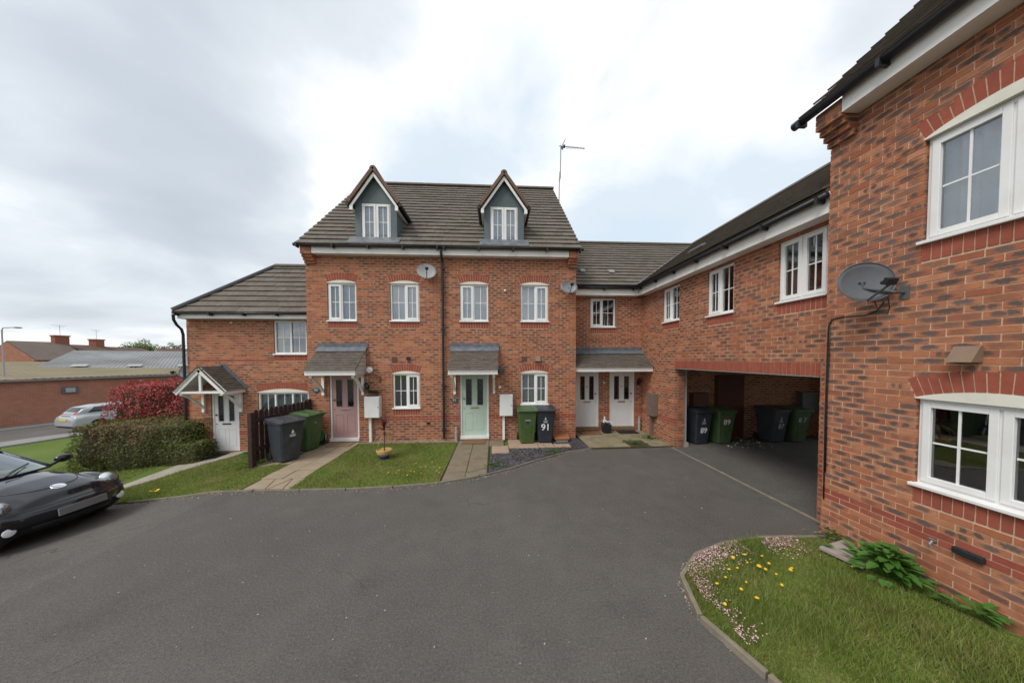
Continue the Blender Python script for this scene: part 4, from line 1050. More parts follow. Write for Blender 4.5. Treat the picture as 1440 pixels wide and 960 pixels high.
vl = MB(); vl.bar((4.72, 9.48, 4.99), (9.1, 13.15, 7.77), .16, .02); vl.build('lead_valley', LEAD, roofR)
for x, z in ((3.1, 5.62), (4.15, 5.6)):
    vt = MB(); y = 9.47 + (z - 4.93) / .758; vt.hexa([(x - .09, y - .16, z - .03), (x + .09, y - .16, z - .03), (x + .09, y + .12, z + .1), (x - .09, y + .12, z + .1), (x - .08, y - .14, z + .07), (x + .08, y - .14, z + .07), (x + .07, y + .12, z + .16), (x - .07, y + .12, z + .16)])
    vt.build('roof_vent', LGREY, roofR, bevel=.01)

# coach house wing over the archway
HW = thing('coach_house', (5.05, 6.9, 0), 'brick wing with three small windows above a dark archway', 'house')
wA = opening(B0, -8.55, -7.77, 3.63, 4.6, 0, solo=True); wB = opening(B0, -6.71, -5.94, 3.55, 4.6, 0, solo=True); wC = opening(B0, -4.97, -4.19, 3.55, 4.6, 0, solo=True)
gar = dict(u0=-7.95, u1=-4.25, v0=B0 - .3, v1=2.25, rise=0, sill=False)
brick_wall(HW, FW, -9.79, -3.95, B0, 4.95, [wA, wB, wC, gar], 300, bands=((11, 13),), extra=[(-7.95, -4.25, 2.25, 2.475)])
for w_ in (wA, wB, wC): window(HW, FW, w_['u0'], w_['u1'], w_['v0'], w_['v1'], [(1, 1), (1.05, 0)] if w_ is not wC else [(1, 1), (1, 1)], curtain='drape' if w_ is not wA else 'dark')
nl = 49; dL = 3.7 / nl
for i in range(nl):
    mb = MB(); a = -7.95 + i * dL; p = [FW.P(u, v, w) for w in (.002, -.095) for u, v in ((a + .005, 2.257), (a + dL - .006, 2.257), (a + dL - .006, 2.464), (a + .005, 2.464))]
    mb.add(p, [(0, 1, 2, 3), (1, 5, 6, 2), (4, 0, 3, 7), (3, 2, 6, 7), (1, 0, 4, 5)], [[(0, 0), (1, 0), (1, 1), (0, 1)]] * 5); mb.build('soldier_brick', BRS, HW)
lt = MB(); FW.box(lt, -7.94, -4.26, 2.236, 2.248, -.28, -.0); lt.build('lintel', LGREY, HW); lt = MB(); FW.box(lt, -7.945, -4.255, 2.252, 2.472, -.3, -.006); lt.build('lintel_mortar', MO, HW)
eaves(HW, FW, -9.53, -3.95, 4.63, 4.88, .25, -9.45, -3.95)
FJ = Fr((0, 7.95, 0), (1, 0, 0)); brick_wall(HW, FJ, 5.16, 5.36, B0, 2.25, (), 0, slab=False)
jm = MB(); jm.box(5.17, 5.345, 7.97, 8.8, -.2, 2.4); jm.build('pier_core', MO, HW)
FG = Fr((0, 8.8, 0), (1, 0, 0)); brick_wall(HW, FG, 5.36, 10.6, B0, 2.4, (), 0)
gi = MB(); gi.box(5.17, 10.8, 3.8, 9.75, 2.42, 2.52); gi.box(10.6, 10.7, 7.9, 8.9, -.2, 2.42); gi.box(5.17, 10.6, 3.85, 3.95, -.2, 2.42); gi.build('archway_lining', pm('archway_plaster', (.55, .53, .50), .9, .12, 2), HW)  # unseen far end left open, an added gap that lets sky light into the passage
gd = MB(); gd.box(6.9, 7.84, 8.74, 8.79, 0, 2.0); gdo = gd.build('door', SHDOOR, HW)
for i in range(6):
    b = MB(); x = 6.95 + i * .14; b.box(x + .003, x + .137, 8.722, 8.739, .04, 1.94); b.build('door_board', SHDOOR, gdo)
hh = MB(); hh.tube([(7.72, 8.7, 1.0), (7.72, 8.66, 1.0), (7.62, 8.66, 1.0)], .012, 6); hh.build('handle', BLK, gdo)
mb = MB(); mb.box(6.08, 6.58, 8.6, 8.79, .9, 1.45); mb.build('meter_cupboard', BRN, HW, bevel=.01)
mb = MB(); mb.box(9.65, 10.2, 8.6, 8.79, .75, 1.45); mb.build('meter_cupboard', DGREY, HW, bevel=.01)
mb = MB(); mb.box(5.37, 5.45, 7.99, 8.07, .12, 2.25); mb.build('steel_post', LGREY, HW); mb = MB(); mb.box(5.34, 5.5, 7.96, 8.1, -.02, .12); mb.build('post_foot', CONC, HW)
rw = MB(); O = V((4.70, 3.95, 4.93)); up = V((4.4, 0, 2.79)); Lw = up.length; U_ = V((0, -1, 0)); O = V((4.70, 0, 4.93)); polyW = [(-9.47, 0), (-3.95, 0), (-3.95, Lw), (-13.15, Lw)]
slab_poly(rw, O, U_, up, polyW, 0, .05); roofW = rw.build('roof', TID, HW)
tile_roof(roofW, O, U_, up, [(-9.47, -.03), (-3.95, -.03), (-3.95, Lw), (-13.15, Lw)], .29, .30, TI, 300)
ridge_caps(roofW, (9.1, 3.95, 7.78), (9.1, 13.15, 7.78), .11)
rl = MB(); n_ = U_.cross(up.normalized()); q = O + U_ * -7.9 + up.normalized() * 1.05
rl.prism([q + U_ * a + up.normalized() * b + n_ * .05 for a, b in ((-.3, 0), (.3, 0), (.3, .12), (-.3, .12))], [q + U_ * a + up.normalized() * b + n_ * .1 for a, b in ((-.3, 0), (.3, 0), (.3, .12), (-.3, .12))]); rl.build('roof_vent', GREY, roofW)

# the near house on the right
HN = thing('gable_house', (4.75, 1, 0), 'tall red brick house end with corbelled eaves and arched white windows', 'house')
nU = opening(B0, -3.02, -1.93, 3.81, 4.98, .1, solo=True); nL = opening(B0, -3.02, -1.93, 1.10, 2.1, .1, solo=True)
brick_wall(HN, FN, -3.94, 4.0, B0, 6.0, [nU, nL], 300, bands=((9, 11),))
window(HN, FN, nU['u0'], nU['u1'], nU['v0'], nU['v1'] - .016, [(1, 1), (1, 1)], curtain='white', w=-.045); window(HN, FN, nL['u0'], nL['u1'], nL['v0'], nL['v1'] - .016, [(1, 1), (1, 1)], curtain='dark', w=-.045)
eaves(HN, FN, -3.63, 4.0, 5.73, 5.97, .24, -4.17, 4.0, .06); corbel(HN, FN, -3.94, -3.64, 5.475, 5.94, .24)
rn = MB(); O = V((4.42, 0, 5.97)); up = V((4.4, 0, 4.23)); Ln = up.length; polyN = [(-4.05, 0), (4, 0), (4, Ln), (-4.05, Ln)]
slab_poly(rn, O, U_, up, polyN, 0, .06); roofN = rn.build('roof', TID, HN); tile_roof(roofN, O, U_, up, [(-4.05, -.03), (4, -.03), (4, Ln), (-4.05, Ln)], .30, .30, TI, 60)
sg_ = MB(); sg_.prism([(4.86, 3.92, -.3), (13, 3.92, -.3), (13, 3.92, 5.9), (8.8, 3.92, 10), (4.86, 3.92, 6.1)], [(4.86, 3.82, -.3), (13, 3.82, -.3), (13, 3.82, 5.9), (8.8, 3.82, 10), (4.86, 3.82, 6.1)]); sg_.build('gable_wall', MO, HN)
def hood(parent, fr, u, v, mat, s=.11):
    m = MB(); m.hexa([fr.P(a, b, w) for (b, w0, w1) in ((v - s, .0, .13), (v + s * .9, 0.0, .03)) for (a, w) in ((u - s, w1), (u + s, w1), (u + s, w0), (u - s, w0))]); return m.build('hood_vent', mat, parent)
hood(HN, FN, -2.66, 2.58, TAN, .085)
mb = MB(); FN.box(mb, -2.33, -2.2, 2.55, 2.72, 0.006, .03); mb.build('air_brick', BRN, HN)
mb = MB(); FN.box(mb, -2.7, -2.5, .53, .6, .004, .05); mb.build('floor_vent', BLK, HN, bevel=.012)
mb = MB(); mb.tube([FN.P(-2.83, .56, 0), FN.P(-2.83, .56, .05), FN.P(-2.83, .53, .075), FN.P(-2.82, .5, .07)], .011, 8); mb.tube([FN.P(-2.85, .585, .05), FN.P(-2.81, .585, .05)], .007, 6); mb.build('tap', GREY, HN)
for h, items in ((HP, [(-3.03, 2.52, 'a'), (-2.62, 2.54, 'f')]), (HG, [(.88, 2.53, 'a'), (1.3, 2.53, 'h')])):
    for u, v, k in items:
        if k == 'h': hood(h, FM, u, v, TAN, .075); continue
        m = MB()
        if k == 'a': FM.box(m, u - .075, u + .075, v - .07, v + .07, .004, .02); m.build('air_brick', BRN, h)
        else: m.lathe([(.055, -.01), (.055, .08), (.04, .08)], 12, FM.M(u, v, 0) @ Matrix.Rotation(R(90), 4, 'X')); m.build('flue', BLK, h)
for h, u, v, mt in ((HP, -3.72, 2.21, WPAINT), (HG, .18, 2.2, DGREY)):
    m = MB(); m.lathe([(.05, -.01), (.05, .1), (.09, .1), (.09, .14), (.06, .16)], 14, FM.M(u, v, 0) @ Matrix.Rotation(R(90), 4, 'X')); m.build('boiler_flue', mt, h, smooth=False)
m = MB(); m.lathe([(.04, -.01), (.045, .04), (.02, .06)], 12, FM.M(.13, 1.66, 0) @ Matrix.Rotation(R(90), 4, 'X')); m.build('doorbell_light', WPAINT, HG)
m = MB(); m.lathe([(.03, -.01), (.035, .04), (.02, .06)], 12, FM.M(.3, 4.6, 0) @ Matrix.Rotation(R(90), 4, 'X')); m.build('security_sensor', WPAINT, HG)
m = MB(); m.lathe([(.03, -.01), (.035, .02)], 10, FRc.M(3.72, 1.7, 0) @ Matrix.Rotation(R(90), 4, 'X')); m.build('doorbell', WPAINT, HR)
m = MB(); FM.box(m, -2.1, -2.0, .55, .61, .004, .03); m.build('floor_vent', BLK, HP)
PLQ = pm('slate_plaque', (.05, .075, .07), .5, .2, 20)
for h, u, v, s in ((HP, -5.32, 1.62, '93'), (HG, -1.25, 1.27, '91')):
    m = MB(); m.lathe([(.1, -.005), (.1, .02), (.09, .024)], 18, FM.M(u, v, 0) @ Matrix.Rotation(R(90), 4, 'X') @ Matrix.Diagonal((1.1, .75, 1, 1))); pq = m.build('number_plaque', PLQ, h)
    text(s, .11, FM.M(u, v, .026), DIMP, pq, 'number', .002)

# ---------------------------------------------------------------- fittings on the walls
def RX(a): return Matrix.Rotation(R(a), 4, 'X')
def RZ(a): return Matrix.Rotation(R(a), 4, 'Z')
def dish(name, wallp, wn, centre, face, rw, rh, mat, label, arm=True, holes=False):
    """offset dish: wallp = foot on the wall, wn = wall normal, face = where it points"""
    t = thing(name, wallp, label, 'satellite dish', 'satellite dishes on the walls'); c = V(centre); f = V(face).normalized()
    right = V((0, 0, 1)).cross(f).normalized(); up = f.cross(right); n = 28
    d = MB(); rings = [(1.0, 0), (.8, -.022), (.55, -.04), (.28, -.05), (.02, -.053)]
    vs = []; fs = []
    for layer, dz in ((0, 0), (1, -.008)):
        for r, z in rings:
            for k in range(n): a = 2 * math.pi * k / n; vs.append(c + right * (math.cos(a) * rw * r) + up * (math.sin(a) * rh * r) + f * (z + dz))
    m = len(rings) * n
    for l in (0, 1):
        for i in range(len(rings) - 1):
            for k in range(n):
                j = (k + 1) % n; q = (l * m + i * n + k, l * m + i * n + j, l * m + (i + 1) * n + j, l * m + (i + 1) * n + k); fs.append(q if l == 0 else q[::-1])
        fs.append([l * m + (len(rings) - 1) * n + k for k in range(n)])
    for k in range(n): j = (k + 1) % n; fs.append((k, m + k, m + j, j))
    d.add(vs, fs); do = d.build('dish', mat, t, smooth=True)
    rim = MB(); rim.tube([c + right * (math.cos(a) * rw) + up * (math.sin(a) * rh) for a in (2 * math.pi * k / n for k in range(n + 1))], .006, 6); rim.build('rim', mat, do)
    b = MB(); back = c - f * .05; w = V(wallp); b.tube([w, w + V(wn) * .12, back - V((0, 0, .06)), back], .016, 8)
    b.prism([w + V((0, 0, .08)) + V(wn).cross(V((0, 0, 1))) * s for s in (-.04, .04)] + [w + V((0, 0, -.08)) + V(wn).cross(V((0, 0, 1))) * s for s in (.04, -.04)], [w + V(wn) * .008 + V((0, 0, .08)) + V(wn).cross(V((0, 0, 1))) * s for s in (-.04, .04)] + [w + V(wn) * .008 + V((0, 0, -.08)) + V(wn).cross(V((0, 0, 1))) * s for s in (.04, -.04)])
    b.build('mount', DGREY, t)
    a = MB(); e0 = c - up * rh * .98 - f * .01; e1 = c - up * rh * .55 + f * rw * 1.1; a.tube([e0, e1], .012, 6); ar = a.build('arm', DGREY, t)
    l = MB(); l.bar(e1 - f * .02 + up * .0, e1 + f * .02 + up * .06, .085, .06); l.tube([e1 + up * .03, e1 + up * .045 - f * .09], .024, 10); l.build('receiver_head', BLK, ar)
    if holes:
        h = MB()
        for s in (-.12, .04): h.lathe([(.012, 0), (.012, .004)], 8, Matrix.Translation(c + right * s * rw + f * -.045) @ f.to_track_quat('Z', 'Y').to_matrix().to_4x4())
        h.build('bolt', BLK, do)
    return t
FC = lambda p: (CAM_POS - V(p))
dish('satellite_dish', (-1.97, 8.95, 5.05), (0, -1, 0), (-2.0, 8.72, 5.1), (.25, -1, .28), .27, .235, LGREY, 'pale grey satellite dish beside the downpipe under the town house eaves')
dish('satellite_dish', (2.3, 8.95, 4.62), (0, -1, 0), (2.22, 8.7, 4.68), (.05, -1, .32), .25, .2, GREY, 'mid grey satellite dish at the right hand corner of the mint door house')
dish('satellite_dish', (4.75, 3.14, 3.3), (-1, 0, 0), (4.44, 3.27, 3.45), (-.34, -.93, .10), .27, .235, pm('dish_slate', (.13, .14, .155), .5, .1, 12), 'dark grey satellite dish with hanging cable on the near right hand wall', holes=True)
dish('satellite_dish', (-9.56, 9.95, 2.0), (-1, 0, 0), (-9.95, 9.9, 2.15), (-.3, -1, .3), .25, .21, DGREY, 'charcoal satellite dish on the side wall behind the porch house downpipe')
cb = MB()
cb.tube([FN.P(-3.3, 3.22, .03), FN.P(-3.36, 3.13, .02), FN.P(-3.5, 3.08, .012), FN.P(-3.72, 3.10, .012), FN.P(-3.86, 3.08, .012), FN.P(-3.9, 2.98, .012), FN.P(-3.905, 2.5, .012), FN.P(-3.91, 1.8, .012), FN.P(-3.9, .5, .012)], .008, 6)
cb.tube([FN.P(-3.885, 3.0, .012), FN.P(-3.88, 2.6, .012), FN.P(-3.89, 2.0, .012), FN.P(-3.885, .9, .012)], .006, 6)
cb.tube([FN.P(-3.28, 3.25, .2), FN.P(-3.26, 3.1, .15), FN.P(-3.2, 3.06, .12), FN.P(-3.13, 3.12, .2), FN.P(-3.08, 3.24, .3)], .005, 6)
single('cable', cb, BLK, 'thin black cable looping down the near wall from the dark dish', 'cable', smooth=True, loc=(4.74, 3.9, 0))

ta = thing('tv_aerial', (2.78, 12.6, 9.4), 'tall thin television aerial mast above the main roof ridge', 'aerial')
a = MB(); a.tube([(2.78, 12.7, 9.0), (2.80, 12.7, 10.3), (2.84, 12.7, 10.32), (2.86, 12.7, 11.72)], .022, 8); a.tube([(2.8, 12.7, 10.2), (2.83, 12.7, 10.6)], .03, 8); a.build('mast', GREY, ta)
a = MB(); a.tube([(2.78, 12.7, 11.68), (3.92, 12.72, 11.63)], .014, 6); bo = a.build('boom', GREY, ta)
for i in range(12):
    m = MB(); x = 3.12 + i * .068; z = 11.66 - i * .002; m.tube([(x, 12.60, z + .0), (x, 12.84, z)], .006, 5); m.tube([(x, 12.72, z - .035), (x, 12.72, z + .04)], .006, 5); m.build('element', GREY, bo)
m = MB(); m.bar((2.9, 12.72, 11.68), (3.06, 12.72, 11.98), .16, .012); m.bar((2.9, 12.72, 11.66), (2.96, 12.72, 11.58), .16, .012); m.build('reflector', GREY, bo)
m = MB(); m.box(2.97, 3.05, 12.68, 12.76, 11.64, 11.74); m.build('dipole_box', BLK, bo)

def meter(name, fr, u0, u1, v0, v1, mat, pu, g0, label, depth=.2, w0=.006):
    t = thing(name, fr.P((u0 + u1) / 2, g0, .1), label, 'meter box')
    m = MB(); fr.box(m, u0, u1, v0, v1, w0, depth - .02); m.build('cabinet', mat, t, bevel=.008)
    d = MB(); fr.box(d, u0 + .012, u1 - .012, v0 + .012, v1 - .012, depth - .019, depth); dd = d.build('cabinet_door', mat, t, bevel=.006)
    k = MB(); k.lathe([(.014, 0), (.014, .008)], 10, fr.M(u1 - .04, (v0 + v1) / 2, depth) @ RX(90)); k.build('lock', DGREY, dd)
    p = MB(); fr.box(p, pu - .035, pu + .035, g0, v0 - .001, .03, .1); p.build('conduit', mat, t)
    return t
meter('meter_box', FM, -3.86, -3.42, .8, 1.43, WH, -3.74, .04, 'white meter box on a post between the pink door and its window', .22)
meter('meter_box', FM, .12, .52, .8, 1.45, WH, .24, .05, 'white meter box on a post right of the mint door', .22)
meter('meter_box', FW, -9.08, -8.76, .72, 1.42, pm('meter_taupe', (.16, .125, .10), .55, .1, 6), -9.03, .05, 'taupe brown meter box on the wing wall beside the archway pier', .2)
# plant on the pink house's meter box
pp = thing('box_plant', FM.P(-3.64, 1.43, .1), 'small dark trailing plant on top of the white meter box', 'plant')
m = MB(); FM.box(m, -3.78, -3.5, 1.432, 1.49, .05, .18); m.build('tray', BRN, pp)
P_ = [FM.P(-3.64 + random.gauss(0, .09), 1.53 + abs(random.gauss(0, .04)), .12 + random.gauss(0, .04)) for _ in range(260)]
leaves('foliage', P_, np.tile([0, -1, .6], (260, 1)), .045, PHOG, pp)
def lantern(fr, u, v, label):
    t = thing('wall_lantern', fr.P(u, v - .2, .05), label, 'lamp', 'wall lanterns beside doors')
    m = MB(); fr.box(m, u - .04, u + .04, v - .1, v + .04, .004, .02); m.tube([fr.P(u, v - .06, .02), fr.P(u, v - .1, .08), fr.P(u, v - .06, .11)], .01, 6); m.build('bracket', BLK, t)
    m = MB(); M_ = fr.M(u, v - .06, .11); m.lathe([(.035, 0), (.06, .12)], 6, M_); m.build('glass_body', GLD, t)
    m = MB(); m.lathe([(.085, .12), (.03, .18), (.012, .21)], 6, M_); m.lathe([(.04, -.02), (.036, 0)], 6, M_)
    for k in range(6): a = math.pi / 3 * k; m.bar(M_ @ V((.036 * math.cos(a), .036 * math.sin(a), 0)), M_ @ V((.062 * math.cos(a), .062 * math.sin(a), .12)), .008, .008)
    m.build('lamp_frame', BLK, t)
lantern(FM, -3.83, 1.72, 'black wall lantern right of the pink door'); lantern(FRc, 4.92, 1.72, 'black wall lantern right of the right hand white door')
hb = thing('hanging_bracket', FM.P(-3.5, 1.85, .02), 'curly black iron hanging bracket above the white meter box', 'bracket')
m = MB(); m.tube([FM.P(-3.46, 1.82, .02), FM.P(-3.46, 2.02, .02)], .01, 6); m.tube([FM.P(-3.46, 2.0, .03), FM.P(-3.5, 2.02, .15), FM.P(-3.55, 2.0, .25), FM.P(-3.57, 1.95, .26)], .008, 6); m.tube([FM.P(-3.46, 1.85, .03), FM.P(-3.5, 1.93, .1), FM.P(-3.53, 1.99, .18)], .007, 6); m.build('ironwork', BLK, hb)

# ---------------------------------------------------------------- bins
def wheelie(name, loc, rot, mat, label, number=None, ncol=None, logo=False, sticker=None, nsize=.2, nz=.42, ns=1.0):
    t = thing(name, loc, label, 'wheelie bin', 'wheelie bins', rot=(0, 0, R(rot)))
    b = MB(); n = 6
    def ring(z):
        k = (z - .03) / .93; hw = .205 + .07 * k; f = -.22 - .11 * k; bk = .26 + .02 * k; c = .035
        return [(-hw + c, f, z), (hw - c, f, z), (hw, f + c, z), (hw, bk - c, z), (hw - c, bk, z), (-hw + c, bk, z), (-hw, bk - c, z), (-hw, f + c, z)]
    zs = [.03, .2, .5, .8, .93, .96]; rings = [ring(z) for z in zs]; vs = [p for r in rings for p in r]; fs = [list(range(8))[::-1]]
    for i in range(len(zs) - 1):
        for k in range(8): j = (k + 1) % 8; fs.append((i * 8 + k, i * 8 + j, (i + 1) * 8 + j, (i + 1) * 8 + k))
    b.add(vs, fs); body = b.build('body', mat, t)
    rm = MB(); rr_ = ring(.955)
    rm.prism([(x * 1.06, y * 1.06, .925) for x, y, z in rr_], [(x * 1.08, y * 1.08, .975) for x, y, z in rr_]); rm.build('rim', mat, body, bevel=.006)
    pn = MB(); pn.hexa([(-.10, -.238, .12), (.10, -.238, .12), (.10, -.2, .12), (-.10, -.2, .12), (-.12, -.292, .55), (.12, -.292, .55), (.12, -.25, .55), (-.12, -.25, .55)]); pn.build('front_panel', mat, body, bevel=.006)
    l = MB(); l.hexa([(-.30, -.39, .976), (.30, -.39, .976), (.30, .32, .976), (-.30, .32, .976), (-.285, -.37, 1.0), (.285, -.37, 1.0), (.29, .31, 1.055), (-.29, .31, 1.055)])
    lid = l.build('lid', mat, t, bevel=.012)
    for s in (-1, 1):
        r_ = MB(); r_.hexa([(s * .17 - .05, -.3, .99), (s * .17 + .05, -.3, .99), (s * .17 + .05, .24, 1.03), (s * .17 - .05, .24, 1.03), (s * .17 - .035, -.28, 1.022), (s * .17 + .035, -.28, 1.022), (s * .17 + .035, .22, 1.062), (s * .17 - .035, .22, 1.062)]); r_.build('lid_rib', mat, lid, bevel=.008)
    h = MB(); h.tube([(-.22, .31, 1.0), (-.22, .37, 1.01), (.22, .37, 1.01), (.22, .31, 1.0)], .018, 8); h.build('handle', mat, t)
    for s in (-1, 1):
        w = MB(); w.lathe([(.02, -.025), (.09, -.025), (.1, -.015), (.1, .015), (.09, .025), (.02, .025)], 18, Matrix.Translation((s * .235, .265, .1)) @ Matrix.Rotation(R(90), 4, 'Y')); w.build('wheel', RUB, t)
    ax = MB(); ax.tube([(-.23, .265, .1), (.23, .265, .1)], .012, 6); ax.build('axle', GREY, t)
    def face(x, z, off=.003):     # on the sloped front
        k = (z - .03) / .93; y = -.22 - .11 * k - off; return Matrix.Translation((x, y, z)) @ Matrix.Rotation(math.atan(.11 / .93), 4, 'X')
    if number: text(number, nsize, face(0, nz, .022 if nz < .56 else .004), WPAINT if ncol is None else ncol, t, 'number', .006 * ns)
    if logo:
        e = MB(); M_ = face(0, .72); dr = [(0, .075), (.018, .03), (.03, 0), (.022, -.02), (0, -.028), (-.022, -.02), (-.03, 0), (-.018, .03)]
        e.prism([M_ @ V((x, .0, z)) for x, z in dr], [M_ @ V((x, -.002, z)) for x, z in dr])
        for i, (w_, z) in enumerate(((.07, -.055), (.05, -.078), (.065, -.098))):
            e.prism([M_ @ V(p) for p in ((-w_, 0, z - .006), (w_, 0, z - .006), (w_, 0, z + .006), (-w_, 0, z + .006))], [M_ @ V(p) for p in ((-w_, -.002, z - .006), (w_, -.002, z - .006), (w_, -.002, z + .006), (-w_, -.002, z + .006))])
        e.build('council_emblem', DIMP if logo == 1 else WPAINT, t)
    if sticker:
        for (x, z, w_, h_, mt) in sticker:
            M_ = face(x, z, .004); e = MB(); e.prism([M_ @ V(p) for p in ((-w_, 0, -h_), (w_, 0, -h_), (w_, 0, h_), (-w_, 0, h_))], [M_ @ V(p) for p in ((-w_, -.002, -h_), (w_, -.002, -h_), (w_, -.002, h_), (-w_, -.002, h_))]); e.build('sticker', mt, t)
    return t
wheelie('wheelie_bin', (-5.22, 7.50, .04), 62, BINK, 'charcoal wheelie bin with white emblem against the picket fence', logo=2)
wheelie('wheelie_bin', (-5.24, 8.34, .04), 74, BING, 'green wheelie bin between the picket fence and the pink door', sticker=[(0, .76, .03, .012, DIMP)])
wheelie('wheelie_bin', (.92, 8.66, .042), 2, BINO, 'olive green wheelie bin left of the bin numbered 91', sticker=[(0, .70, .08, .006, WPAINT), (0.0, .64, .04, .045, BLUP)])
wheelie('wheelie_bin', (1.47, 8.68, .042), -3, BINN, 'navy wheelie bin numbered 91 under the mint door house window', '91', None, 1, nsize=.27, nz=.48)
wheelie('wheelie_bin', (6.02, 8.38, 0), 6, BINN, 'navy wheelie bin numbered 89 inside the archway', '89', None, 1, nsize=.22, nz=.42)
wheelie('wheelie_bin', (6.72, 8.36, 0), 2, BING, 'bright green wheelie bin numbered 89 with red label inside the archway', '89', None, 0, [(0, .82, .075, .015, REDP), (0, .5, .06, .012, DIMP)], nsize=.22, nz=.66)
wheelie('wheelie_bin', (8.42, 8.40, 0), 4, BINK, 'dark wheelie bin numbered 87 inside the archway', '87', DIMP, 1, nsize=.2, nz=.5)
wheelie('wheelie_bin', (9.08, 8.38, 0), 1, BING, 'green wheelie bin numbered 87 in the far corner of the archway', '8 7', DIMP, 0, nsize=.2, nz=.68)

# ---------------------------------------------------------------- picket fence
fe = thing('picket_fence', (-5.75, 7.25, 0), 'dark brown picket fence beside the bins', 'fence')
F0, F1 = V((-5.80, 7.22, 0)), V((-5.50, 8.86, 0)); fd = (F1 - F0); fn = fd.normalized(); fs_ = V((fn.y, -fn.x, 0))
def fp(s, off, z): return F0 + fn * s + fs_ * off + V((0, 0, z))
Lf = fd.length
for s in (0, Lf):
    m = MB(); m.bar(fp(s, 0, -.25), fp(s, 0, 1.27 if s == 0 else 1.36), .11, .11, fn); m.build('post', FENC, fe, bevel=.01)
for z in (.38, 1.08):
    m = MB(); m.bar(fp(.05, .035, z), fp(Lf - .05, .035, z), .04, .09); m.build('rail', FENC, fe)
npk = 12
for i in range(npk):
    s = .11 + (Lf - .22) * i / (npk - 1); hgt = 1.32 + random.uniform(-.015, .015); hw = .052; tilt = random.uniform(-.006, .006); m = MB()
    prof = [(-hw, .08), (hw, .08), (hw, hgt - .05), (hw * .7, hgt - .018), (hw * .25, hgt), (-hw * .25, hgt), (-hw * .7, hgt - .018), (-hw, hgt - .05)]
    m.prism([fp(s + a + tilt, -.012, z) for a, z in prof], [fp(s + a, .012, z) for a, z in prof]); m.build('picket', FENC, fe)

# ---------------------------------------------------------------- garden things
pot = thing('plant_pot', (-2.80, 7.42, .05), 'glazed plant pot with yellow rim and blue base on the lawn', 'plant pot')
m = MB(); m.lathe([(.10, 0), (.135, .10)], 20, Matrix.Translation((-2.8, 7.42, .05))); m.build('pot_base', pm('blue_glaze', (.02, .03, .12), .25, .2, 12, spec=.5), pot, smooth=True)
m = MB(); m.lathe([(.14, .10), (.17, .14), (.165, .165), (.185, .175), (.19, .215), (.175, .22), (.165, .19), (.02, .185)], 20, Matrix.Translation((-2.8, 7.42, .05))); m.build('pot_rim', pm('yellow_glaze', (.52, .36, .13), .35, .15, 12, spec=.4), pot)
co = thing('cordyline', (-2.80, 7.42, .23), 'spindly cordyline with dark red top and straw coloured drooping leaves in the pot', 'plant')
m = MB(); m.tube([(-2.8, 7.42, .2), (-2.79, 7.42, .5), (-2.8, 7.43, .78)], [.018, .014, .011], 7); m.build('stem', CLAYB, co)
def blade(mb, p, d, L, w, droop, n=6):
    p = V(p); d = V(d).normalized(); s = d.cross(V((0, 0, 1))); s = (s if s.length > .1 else V((1, 0, 0))).normalized(); prev = None
    for i in range(n + 1):
        k = i / n; q = p + d * L * k + V((0, 0, -droop * L * k * k)); ww = w * (1 - k ** 2) * .5 + .0015; cur = (q - s * ww, q + s * ww)
        if prev: mb.add([prev[0], prev[1], cur[1], cur[0]], [(0, 1, 2, 3)])
        prev = cur
m = MB()
for i in range(26): a = random.uniform(0, 6.3); blade(m, (-2.8, 7.43, .74 + random.uniform(0, .05)), (math.cos(a) * .28, math.sin(a) * .28, 1), random.uniform(.22, .36), .028, .08)
for i in range(9): a = random.uniform(0, 6.3); blade(m, (-2.8, 7.43, .75), (math.cos(a), math.sin(a), .6), random.uniform(.28, .36), .026, .3)
m.build('red_leaves', CORD, co)
m = MB()
for i in range(20): a = random.uniform(0, 6.3); blade(m, (-2.8, 7.43, .72 - random.uniform(0, .08)), (math.cos(a), math.sin(a), random.uniform(-.2, .3)), random.uniform(.25, .38), .024, random.uniform(.4, 1.1))
m.build('dry_leaves', STRAW, co)
hr = thing('hose_reel', (-5.28, 8.80, .06), 'green hose reel with yellow hose by the pink door wall', 'hose reel')
T_ = Matrix.Translation((-5.24, 8.78, .30)) @ RZ(30) @ RX(90)
m = MB(); m.lathe([(.19, -.09), (.19, -.075), (.09, -.07), (.09, .07), (.19, .075), (.19, .09)], 22, T_); m.build('drum', pm('hose_green', (.02, .13, .05), .4, .1, 8), hr)
m = MB()
for k in range(4): m.tube([T_ @ V((.12 * math.cos(a), .12 * math.sin(a), -.045 + k * .03)) for a in (2 * math.pi * i / 20 for i in range(21))], .018, 6)
m.tube([T_ @ V((.2 * math.cos(a), .2 * math.sin(a), -.1)) for a in (R(-60) + R(190) * i / 14 for i in range(15))], .014, 6); m.build('hose', pm('hose_yellow', (.55, .40, .05), .45, .1, 8), hr)
m = MB(); m.bar((-5.40, 8.70, .075), (-5.02, 8.86, .075), .3, .02); m.tube([(-5.38, 8.68, .08), (-5.28, 8.70, .5), (-5.14, 8.78, .5), (-5.06, 8.86, .08)], .014, 6); m.build('stand', BLK, hr)
bt = MB(); bt.lathe([(.045, 0), (.047, .02), (.047, .17), (.035, .21), (.016, .25), (.016, .29)], 14, Matrix.Translation((-5.03, 8.86, .066))); single('plastic_bottle', bt, glass('clear_plastic', (.8, .84, .86), 1.2), 'clear plastic bottle beside the hose reel', 'bottle', smooth=True, loc=(-5.03, 8.86, .066))
tr = thing('terracotta_tray', (1.95, 8.66, .04), 'flat terracotta slab propped on a block right of bin 91', 'slab')
